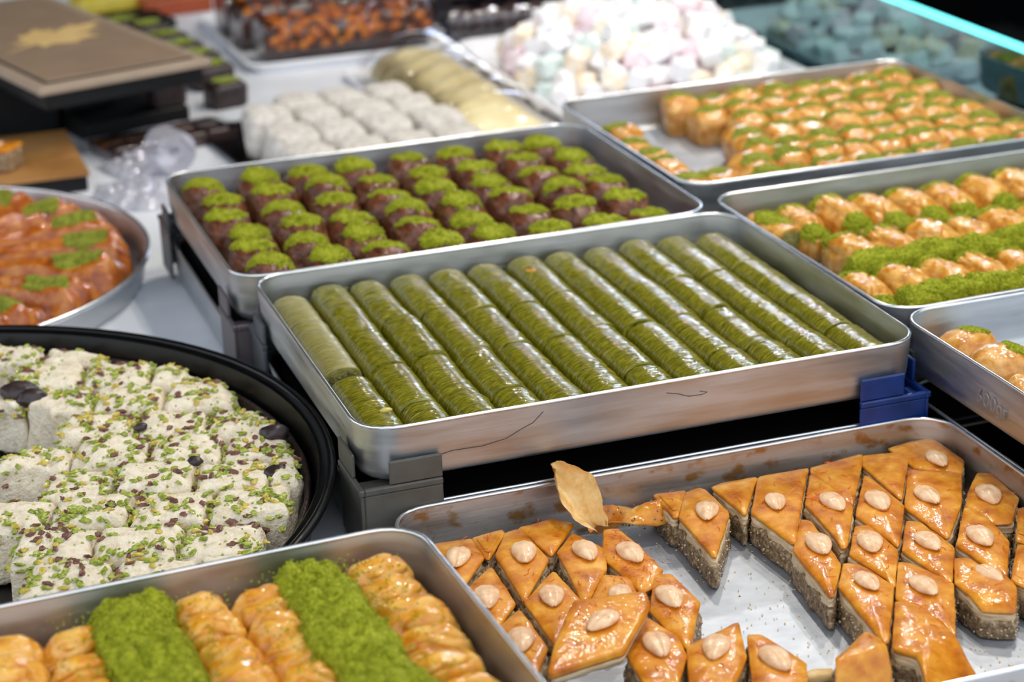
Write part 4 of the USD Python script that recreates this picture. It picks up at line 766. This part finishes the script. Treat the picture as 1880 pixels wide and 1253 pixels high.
# ------------------------------------------------------------------ round aluminium tray of orange wedges
RX, RY = -0.5877, 0.645
round_tray('round_tray', 'round aluminium tray of orange wedge pastries', 'tray', RX, RY, 0.308, 0.299, 0.035, alu, rim_metal, alu_base, 0.004, 0.002, 0.0032)
for k in range(11):
    a = math.radians(66 - 18 * k)
    if not -1.9 < a < 1.2: continue
    n, m = 40, 60; u = np.linspace(0, 1, m); w = np.linspace(-1, 1, n); U, W = np.meshgrid(u, w, indexing='ij')
    rr = 0.045 + U * 0.242; half = rr * math.tan(math.radians(8.7)); x = rr; y = W * half
    hgt = (0.030 + 0.014 * U) * np.sqrt(np.clip(1 - np.abs(W) ** 2.2, 0, 1)) * np.clip((1 - U) / 0.09, 0.0, 1) ** 0.5
    V = np.stack([x, y, hgt], -1); V[..., 2] += (0.004 * fb(V, 45, k) + 0.0018 * np.sin(W * 9 + 5 * fb(V, 25, k + 3))) * 2 * (hgt > 0.004); V[..., 2] = np.maximum(V[..., 2], 0.0)
    v = V.reshape(-1, 3); i, j = np.meshgrid(np.arange(m - 1), np.arange(n - 1), indexing='ij'); qd = np.stack([i * n + j, (i + 1) * n + j, (i + 1) * n + j + 1, i * n + j + 1], -1).reshape(-1, 4)
    f = np.vstack([qd[:, [0, 1, 2]], qd[:, [0, 2, 3]]])
    e_ = np.r_[np.arange(n), np.arange(1, m) * n + n - 1, (m - 1) * n + np.arange(n - 2, -1, -1), np.arange(m - 2, 0, -1) * n]; v = np.vstack([v, [[0.15, 0, 0.0]]]); f = np.vstack([f, np.column_stack([np.roll(e_, -1), np.full(len(e_), len(v) - 1), e_])])
    t = thing('pastry_wedge', 'orange glazed wedge with a green patch, %s from the back in the round aluminium tray' % ORD[k], 'pastry', (RX, RY, 0.0036), a, 'orange wedges of the round tray')
    obj('body', (v, f), carrot, t, True)
    obj('pistachio_topping', powder((v, f), band(0.236, 0.0, 0.025, 0.019, 0.01, k), 900, 0.00125, k, 0.0020), powder_far, t, False, kind='stuff')

# ------------------------------------------------------------------ the back of the counter
# powdered delight heaped in a white tray
LX, LY = 0.548, 1.175
t = thing('delight_tray', 'white tray heaped with powdered pastel delight cubes', 'tray', (LX, LY, 0.0004))
w_, d_ = 0.418, 0.50
obj('pan', ringstack([(rrect(w_ - 0.05, d_ - 0.05, 0.02), 0), (rrect(w_ - 0.04, d_ - 0.04, 0.03), 0.002), (rrect(w_ - 0.012, d_ - 0.012, 0.035), 0.022), (rrect(w_, d_, 0.04), 0.027), (rrect(w_ - 0.004, d_ - 0.004, 0.04), 0.030), (rrect(w_ - 0.02, d_ - 0.02, 0.035), 0.028), (rrect(w_ - 0.044, d_ - 0.044, 0.03), 0.006)], True, True), foam_white, t, 40)
rng = np.random.default_rng(41)
def cube_mesh(s, seed):
    v, f = bx(-s / 2, s / 2, -s / 2, s / 2, 0, s, s * 0.13)
    m = trimesh.Trimesh(v, f).subdivide().subdivide(); v = np.array(m.vertices); return v + 0.0012 * fb(v, 90, seed)[:, None] * 2 * vnormals(v, m.faces), np.array(m.faces)
dl = {c: Kind('delight_cube', 'sweet', [('delight_body', cube_mesh(0.031, i), delight[c], 40, [])]) for i, c in enumerate(('white', 'pink', 'green', 'orange'))}
hx, hy = 0.190, 0.235; spots = []
for shell in range(2):
    tries = 0
    while tries < 4000:
        tries += 1
        x, y = rng.uniform(-hx, hx), rng.uniform(-hy, hy); rr = max(abs(x) / hx, 0) ** 2.2 + max(abs(y) / hy, 0) ** 2.2
        if rr > 1: continue
        z = 0.006 + 0.112 * (1 - rr) ** 0.75 + 0.006 * rng.normal() * (rr < 0.9) - 0.030 * shell - 0.012 * (rr < 0.8)
        if z < 0.0045: z = 0.0065
        if all((x - a) ** 2 + (y - b) ** 2 + ((z - c) * 1.1) ** 2 > 0.0285 ** 2 for a, b, c in spots): spots.append((x, y, z))
def nth(n):
    tens = ('', '', 'twenty', 'thirty', 'forty', 'fifty', 'sixty', 'seventy'); i = n + 1
    return ORD[n] if n < 20 else (tens[i // 10][:-1] + 'ieth' if i % 10 == 0 else tens[i // 10] + '-' + ORD[i % 10 - 1])
spots = [s for s in spots if s[1] < 0.13 or s[2] > 0.045]
tiers = {}
for s in spots: tiers.setdefault((min(3, int(s[2] / 0.028)), s[1] < 0), []).append(s)
for (tier, front), L_ in sorted(tiers.items()):
    for k, (x, y, z) in enumerate(sorted(L_)):
        u = rng.random(); col = 'white' if u < 0.42 else 'pink' if u < 0.66 else 'green' if u < 0.80 else 'orange'
        nm = {'white': 'white', 'pink': 'pale pink', 'green': 'pale mint', 'orange': 'pale apricot'}[col]
        flat = z < 0.008
        dl[col].place('%s delight cube, %s from left in the %s %s tier of the heap' % (nm, nth(k), 'front' if front else 'rear', ('lowest', 'second', 'third', 'top')[tier]), (LX + x, LY + y, z), rng.uniform(-3.1, 3.1), 'powdered delight cubes', None if rng.random() < 0.5 else (1.15, 0.95, 0.92), (0, 0, 0) if flat else (rng.uniform(-32, 32), rng.uniform(-32, 32), 0))
# grey powdered nougat blocks
t = thing('nougat_tray', 'dark tray under the powdered nougat blocks', 'tray', (0.045, 0.965, 0.0004), 0.10)
obj('pan', ringstack([(rrect(0.29, 0.43, 0.02), 0), (rrect(0.30, 0.44, 0.02), 0.008), (rrect(0.294, 0.434, 0.02), 0.010), (rrect(0.28, 0.42, 0.02), 0.003)]), black_plastic, t, 40)
nk = []
for k in range(3):
    O = superell(0.030, 0.036, 40, 4.0)
    v, f = loft(O, [(0.85, 0), (1, 0.004), (1.02, 0.02), (1, 0.040), (0.92, 0.048), (0.75, 0.053), (0.4, 0.055), (0.1, 0.056)], 0.0085, 38, 60 + k, 4)
    v[:, 2] = np.maximum(v[:, 2], 0.0)
    nk.append(Kind('nougat_block', 'sweet', [('nougat_body', (v, f), sugar, True, [])]))
for r in range(4):
    for c in range(4):
        if r == 3 and c == 0: continue
        x, y = 0.045 + (c - 1.5) * 0.0665, 0.84 + r * 0.083
        nk[(r + c) % 3].place('grey powdered nougat block, %s from the left in the %s row of its tray' % (ORD[c], ('front', 'second', 'third', 'back')[r]), (x + 0.01 - (y - 0.965) * 0.10, y, 0.0040), rng.uniform(-0.16, 0.16), 'grey nougat blocks', (1.08, 1.14, (0.9, 1.0, 1.0, 0.95)[r] * (1.14 if c == 0 and r == 2 else 1)))
# cream half moons under film
t = thing('foam_tray', 'flat white foam tray under the cream half-moon dumplings', 'tray', (0.245, 1.145, 0.0004))
obj('pan', ringstack([(rrect(0.18, 0.47, 0.02), 0), (rrect(0.195, 0.485, 0.02), 0.010), (rrect(0.188, 0.478, 0.02), 0.012), (rrect(0.165, 0.455, 0.02), 0.004)]), foam_white, t, 40)
hm = [(0.062 * math.cos(a), 0.050 * math.sin(a)) for a in np.linspace(0, math.pi, 24)] + [(-0.050, -0.010), (0.0, -0.014), (0.050, -0.010)]
dm = loft(resample(hm, 56, 0.004), [(0.75, 0), (0.95, 0.003), (1.0, 0.008), (0.93, 0.016), (0.78, 0.022), (0.5, 0.026), (0.15, 0.027)], 0.0016, 40, 5)
dm[0][:, 2] = np.maximum(dm[0][:, 2], 0.0)
md = Kind('dumpling', 'sweet', [('dumpling_body', dm, cream_d, True, [])])
for k in range(7):
    md.place('cream half-moon dumpling under clear film, %s from the back of its row' % ORD[k], (0.238 + rng.uniform(-0.004, 0.004), 1.285 - 0.066 * k, 0.0135), rng.uniform(-0.08, 0.08), 'cream half-moon dumplings', (1.12, 1.05, 1.0), (28, 0, 0))
X, Y = np.meshgrid(np.linspace(-0.082, 0.086, 30), np.linspace(-0.22, 0.20, 60), indexing='ij')
Zf = 0.078 - 0.052 * np.abs(X / 0.086) ** 2.2 + 0.004 * np.sin(Y * 95) + 0.012 * fb(np.stack([X, Y, X * 0], -1), 26, 3)
Zf = np.maximum(Zf, 0.014); S2 = np.stack([X, Y, Zf], -1); i, j = np.meshgrid(np.arange(29), np.arange(59), indexing='ij')
qd = np.stack([i * 60 + j, (i + 1) * 60 + j, (i + 1) * 60 + j + 1, i * 60 + j + 1], -1).reshape(-1, 4)
obj('cling_film', (S2.reshape(-1, 3), np.vstack([qd[:, [0, 1, 2]], qd[:, [0, 2, 3]]])), film, t, True, label='clear cling film over the dumplings')
# nut logs
t = thing('log_tray', 'white tray under the dark syrup nut logs', 'tray', (0.185, 1.67, 0.0004))
obj('pan', ringstack([(rrect(0.30, 0.40, 0.02), 0), (rrect(0.33, 0.42, 0.03), 0.014), (rrect(0.324, 0.414, 0.03), 0.016), (rrect(0.29, 0.39, 0.02), 0.004)]), foam_white, t, 40)
def nut_log(label, x, y, z, L, r, seed, dark=0.4):
    rg = np.random.default_rng(seed); t = thing('nut_log', label, 'nut roll', (x, y, z), 0.04, 'dark nut logs')
    b = roll(L, r, r * 0.95, seed); v = np.column_stack([b[0][:, 1] - L / 2, b[0][:, 0], b[0][:, 2]]); f = b[1][:, ::-1]; obj('glazed_core', (v, f), glaze_dark, t, True)
    ic = trimesh.creation.icosphere(1, 1.0); iv, jf = np.array(ic.vertices), np.array(ic.faces)
    for k in range(300):
        a = rg.uniform(-0.35, math.pi * 0.75); xx = rg.uniform(-L / 2 + 0.01, L / 2 - 0.005); s = rg.uniform(0.008, 0.0145); up = math.sin(a)
        mt = nut_dark if rg.random() < dark else nut_amber
        p = (xx, -math.cos(a) * r * 0.88, r * 0.95 + up * r * 0.82)
        obj('nut' , moved((iv * [s, s * 0.8, s * 0.7] * (1 + 0.3 * fb(iv, 2, k))[:, None], jf), p, rg.uniform(0, 6), rg.uniform(-1, 1)), mt, t, True)
nut_log('glossy amber nut log in front on the white tray', 0.195, 1.535, 0.006, 0.285, 0.037, 3, 0.45)
nut_log('darker nut log behind the front one, running out of the picture', 0.185, 1.64, 0.006, 0.29, 0.042, 4, 0.75)
nut_log('third nut log at the back of the white tray', 0.18, 1.745, 0.006, 0.29, 0.042, 5, 0.7)
# dark beaded rolls in clear wrap
t0 = None
for k, (y, z) in enumerate(((1.515, 0.002), (1.585, 0.002), (1.66, 0.002), (1.552, 0.060))):
    t = thing('wrapped_roll', ('plum-coloured beaded roll in clear wrap behind the delight heap', 'second plum beaded roll in clear wrap', 'rearmost plum beaded roll in clear wrap', 'plum beaded roll in wrap lying on top of the others')[k], 'sweet roll', (0.56, y, z), 0, 'wrapped plum rolls')
    xs = np.linspace(-0.19, 0.19, 90); rad = 0.024 + 0.0045 * np.cos(xs * 2 * np.pi / 0.042); rad[:3] *= [0.3, 0.7, 0.9]; rad[-3:] *= [0.9, 0.7, 0.3]
    obj('beaded_core', tube(np.column_stack([xs, xs * 0, xs * 0 + 0.032]), rad, 20), plum_choc, t, True)
    xs2 = np.linspace(-0.205, 0.205, 80); P = np.column_stack([xs2, 0.001 * np.sin(xs2 * 90), 0.0325 + 0.001 * np.sin(xs2 * 130)]); m = tube(P, 0.0305, 18); vv = m[0] + vnormals(*m) * (0.006 * fb(m[0], 60, k))[:, None]; vv[:, 2] = np.maximum(vv[:, 2], 0.0005)
    obj('clear_wrap', (vv, m[1]), film, t, True)
# bronze lidded box on black boxes
BZ = 0.27; BXc = (-0.285, 1.30)
t = thing('gift_box', 'bronze card gift box with a gold leaf emblem on its lid', 'box', (BXc[0], BXc[1], 0.086), BZ)
obj('box_lid', bx(-0.125, 0.125, -0.235, 0.34, 0.022, 0.033, 0.002), bronze_edge, t, False)
obj('box_body', bx(-0.115, 0.115, -0.225, 0.33, 0.0, 0.0218, 0.001), black_card, t, False)
obj('lid_panel', bx(-0.105, 0.103, -0.213, 0.32, 0.0338, 0.0365, 0.0008), bronze, t, False)
obj('panel_groove', bx(-0.1085, 0.1065, -0.2165, 0.3235, 0.0331, 0.0337), black_card, t, False)
leaf = [(0.0, -0.055), (0.004, -0.022), (0.026, -0.030), (0.022, -0.018), (0.048, -0.006), (0.040, 0.000), (0.052, 0.018), (0.034, 0.016), (0.030, 0.024), (0.016, 0.012), (0.022, 0.042), (0.012, 0.037), (0.0, 0.060), (-0.012, 0.037), (-0.022, 0.042), (-0.016, 0.012), (-0.030, 0.024), (-0.034, 0.016), (-0.052, 0.018), (-0.040, 0.000), (-0.048, -0.006), (-0.022, -0.018), (-0.026, -0.030), (-0.004, -0.022)]
lf = trimesh.creation.extrude_polygon(affinity.translate(affinity.rotate(affinity.scale(Polygon(leaf), 1.15, 1.9, origin=(0, 0)), -60, origin=(0, 0)), 0.004, 0.025), 0.0004, engine='earcut'); lf.apply_translation((0, 0, 0.0366))
obj('leaf_emblem', lf, gold_print, t, False, label='gold maple leaf printed on the lid')
t = thing('chocolate_box', 'open black box of dark chocolates under the bronze gift box', 'box', (BXc[0], BXc[1], 0.0004), BZ)
obj('box_tray', join([bx(-0.02, 0.135, -0.13, 0.33, 0, 0.03, 0.002), bx(-0.02, 0.06, -0.05, 0.33, 0.0302, 0.0850, 0.002)]), black_card, t, False)
t = thing('shade_filler_box', 'added black box filling the shaded gap under the left of the gift box', 'box', (BXc[0], BXc[1], 0.0004), BZ)  # black box added so the shaded gap under the lid stays black
obj('filler_body', bx(-0.20, -0.026, -0.045, 0.33, 0, 0.0850, 0.002), black_card, t, False)
def choc_block(label, x, y, z, s, seed, top, yaw=0.27, grp='dark chocolates near the gift box'):
    t = thing('chocolate_piece', label, 'chocolate', (x, y, z), yaw, grp)
    m = loft(superell(s, s * 0.8, 32, 4), [(0.9, 0), (1, 0.003), (1, 0.028), (0.94, 0.034), (0.7, 0.037), (0.2, 0.038)], 0.0016, 60, seed)
    obj('chocolate_body', m, choc_dark, t, True)
    obj('nut_topping', powder(m, band(0, 0, s * 0.6, s * 0.45, 0.03, seed), 120, 0.0022, seed, 0.003), top, t, False, kind='stuff')
choc_block('dark chocolate with amber nuts in the open black box', -0.148, 1.228, 0.0308, 0.026, 1, nut_amber)
choc_block('dark chocolate with a green dab beside the open black box', -0.050, 1.300, 0.0005, 0.030, 2, bit_green)
for k, (x, y) in enumerate(((-0.050, 1.50), (-0.062, 1.58), (-0.072, 1.66), (-0.085, 1.75), (-0.048, 1.42), (-0.12, 1.80))):
    choc_block('dark green-flecked chocolate, %s behind the gift box' % ORD[k], x, y, 0.0005, 0.034, 10 + k, bit_green)
tag(obj('yellow_packet', moved(loft(superell(0.085, 0.06, 40, 5), [(0.97, 0), (1, 0.004), (0.98, 0.03), (0.8, 0.042), (0.3, 0.045)], 0.003, 30, 4), (-0.085, 2.055, 0.0005), 0.1), yellow_pack, None, True), 'yellow packet at the top edge behind the gift box', 'packet')
tag(obj('rust_packet', moved(bx(-0.062, 0.062, -0.03, 0.03, 0, 0.03, 0.004), (0.002, 1.985, 0.0005), 0.12), rust_pack, None, False), 'rust-coloured flat packet right of the yellow packet', 'packet')
tag(obj('black_card_box', moved(bx(-0.10, 0.06, -0.07, 0.06, 0, 0.016, 0.003), (-0.09, 1.915, 0.0005), 0.2), black_card, None, False), 'black box between the yellow packet and the gift box', 'box')
# tan box with a piece of almond pastry on it
t = thing('tan_box', 'flat tan box carrying one almond pastry behind the round tray', 'box', (-0.53, 1.10, 0.0004), 0)
obj('box_body', bx(-0.22, 0.226, -0.148, 0.075, 0, 0.0205, 0.002), black_card, t, False)
obj('box_top', bx(-0.22, 0.230, -0.152, 0.08, 0.0207, 0.0240, 0.001), tan_board, t, False)
t = thing('almond_pastry', 'single almond pastry lying on the tan box', 'pastry', (-0.404, 1.015, 0.0247), 0.4)
O = resample([(-0.034, 0), (0, -0.022), (0.034, 0), (0, 0.022)], 48, 0.002)
obj('filling', loft(O, [(0.95, 0), (1, 0.003), (0.98, 0.02), (0.95, 0.026)], 0.0014, 200, 3), nut_filling, t, True)
obj('crust', loft(O, [(0.96, 0.0262), (1.02, 0.028), (0.95, 0.031), (0.5, 0.032), (0.1, 0.032)], 0.0006, 90, 4), crust, t, True)
a = obj('almond', moved(almond_mesh(0.026, 3), (-0.004, 0, 0.0345), 0.4), almond_m, t, True)
# packed chocolate bar
t = thing('chocolate_bar', 'wrapped chocolate bar of caramel and dark squares lying on the counter', 'chocolate bar', (-0.174, 1.125, 0.0004), 0.27)
obj('bar_tray', ringstack([(rrect(0.186, 0.080, 0.008), 0), (rrect(0.194, 0.088, 0.010), 0.014), (rrect(0.190, 0.084, 0.010), 0.015), (rrect(0.182, 0.076, 0.008), 0.004)]), plum_choc, t, 40)
for k in range(5):
    obj('bar_square', bx(-0.088 + k * 0.0352, -0.0555 + k * 0.0352, 0.002, 0.035, 0.0045, 0.018, 0.003), caramel if k < 4 else plum_choc, t, 30)
    obj('bar_square', bx(-0.088 + k * 0.0352, -0.0555 + k * 0.0352, -0.035, -0.002, 0.0045, 0.017, 0.003), plum_choc, t, 30)
X, Y = np.meshgrid(np.linspace(-0.098, 0.098, 40), np.linspace(-0.046, 0.046, 22), indexing='ij'); Zf = 0.0215 + 0.006 * fb(np.stack([X, Y, X * 0], -1), 50, 3) - 0.008 * (np.abs(Y) / 0.046) ** 4
S2 = np.stack([X, Y, Zf], -1); i, j = np.meshgrid(np.arange(39), np.arange(21), indexing='ij'); qd = np.stack([i * 22 + j, (i + 1) * 22 + j, (i + 1) * 22 + j + 1, i * 22 + j + 1], -1).reshape(-1, 4)
obj('clear_wrap', (S2.reshape(-1, 3), np.vstack([qd[:, [0, 1, 2]], qd[:, [0, 2, 3]]])), film, t, True)
# roll of thin bags and crumpled plastic
t = thing('bag_roll', 'ring-shaped roll of thin clear bags on the counter', 'bag roll', (-0.190, 0.985, 0.0325), 0.25, None, (0.80, 0.9, 0.80))
for kk, (ri, ro) in enumerate(((0.010, 0.036), (0.028, 0.038))):
    n = 60; a = np.arange(n) * 2 * np.pi / n; C0 = np.column_stack([np.cos(a), np.sin(a)])
    if kk == 1: continue
    rings = [(C0 * ro, -0.022), (C0 * ro, 0.022), (C0 * (ro * 0.7), 0.0235), (C0 * ri, 0.022), (C0 * ri, -0.022), (C0 * (ro * 0.7), -0.0235), (C0 * ro, -0.022)]
    m = ringstack(rings, False, False); v = m[0] * 1.0; v += vnormals(*m) * (0.005 * fb(v, 60, 2))[:, None]
    obj('rolled_film', (np.column_stack([v[:, 0], v[:, 2], v[:, 1]]), m[1][:, ::-1]), milky, t, 40)
for k, (x, y, w, d, h, yaw) in enumerate(((-0.232, 1.02, 0.075, 0.10, 0.030, 0.3), (-0.255, 0.90, 0.10, 0.13, 0.024, -0.2))):
    X, Y = np.meshgrid(np.linspace(-w / 2, w / 2, 44), np.linspace(-d / 2, d / 2, 44), indexing='ij'); P3 = np.stack([X, Y, X * 0], -1)
    Zf = h * (0.25 + np.abs(fb(P3, 45, k, 2)) * 2.2 + 0.5 * np.abs(fb(P3, 120, k + 4, 2))) * np.clip(1.3 - ((X / w * 2) ** 2 + (Y / d * 2) ** 2), 0.06, 1)
    S2 = np.stack([X, Y, Zf + 0.0008], -1); i, j = np.meshgrid(np.arange(43), np.arange(43), indexing='ij'); qd = np.stack([i * 44 + j, (i + 1) * 44 + j, (i + 1) * 44 + j + 1, i * 44 + j + 1], -1).reshape(-1, 4)
    tag(obj('crumpled_bag', moved((S2.reshape(-1, 3), np.vstack([qd[:, [0, 1, 2]], qd[:, [0, 2, 3]]])), (x, y, 0.0004), yaw), milky, None, True), ('crumpled clear bag at the left of the bag roll', 'crumpled clear bag in front of the bag roll by the round tray')[k], 'plastic bag')
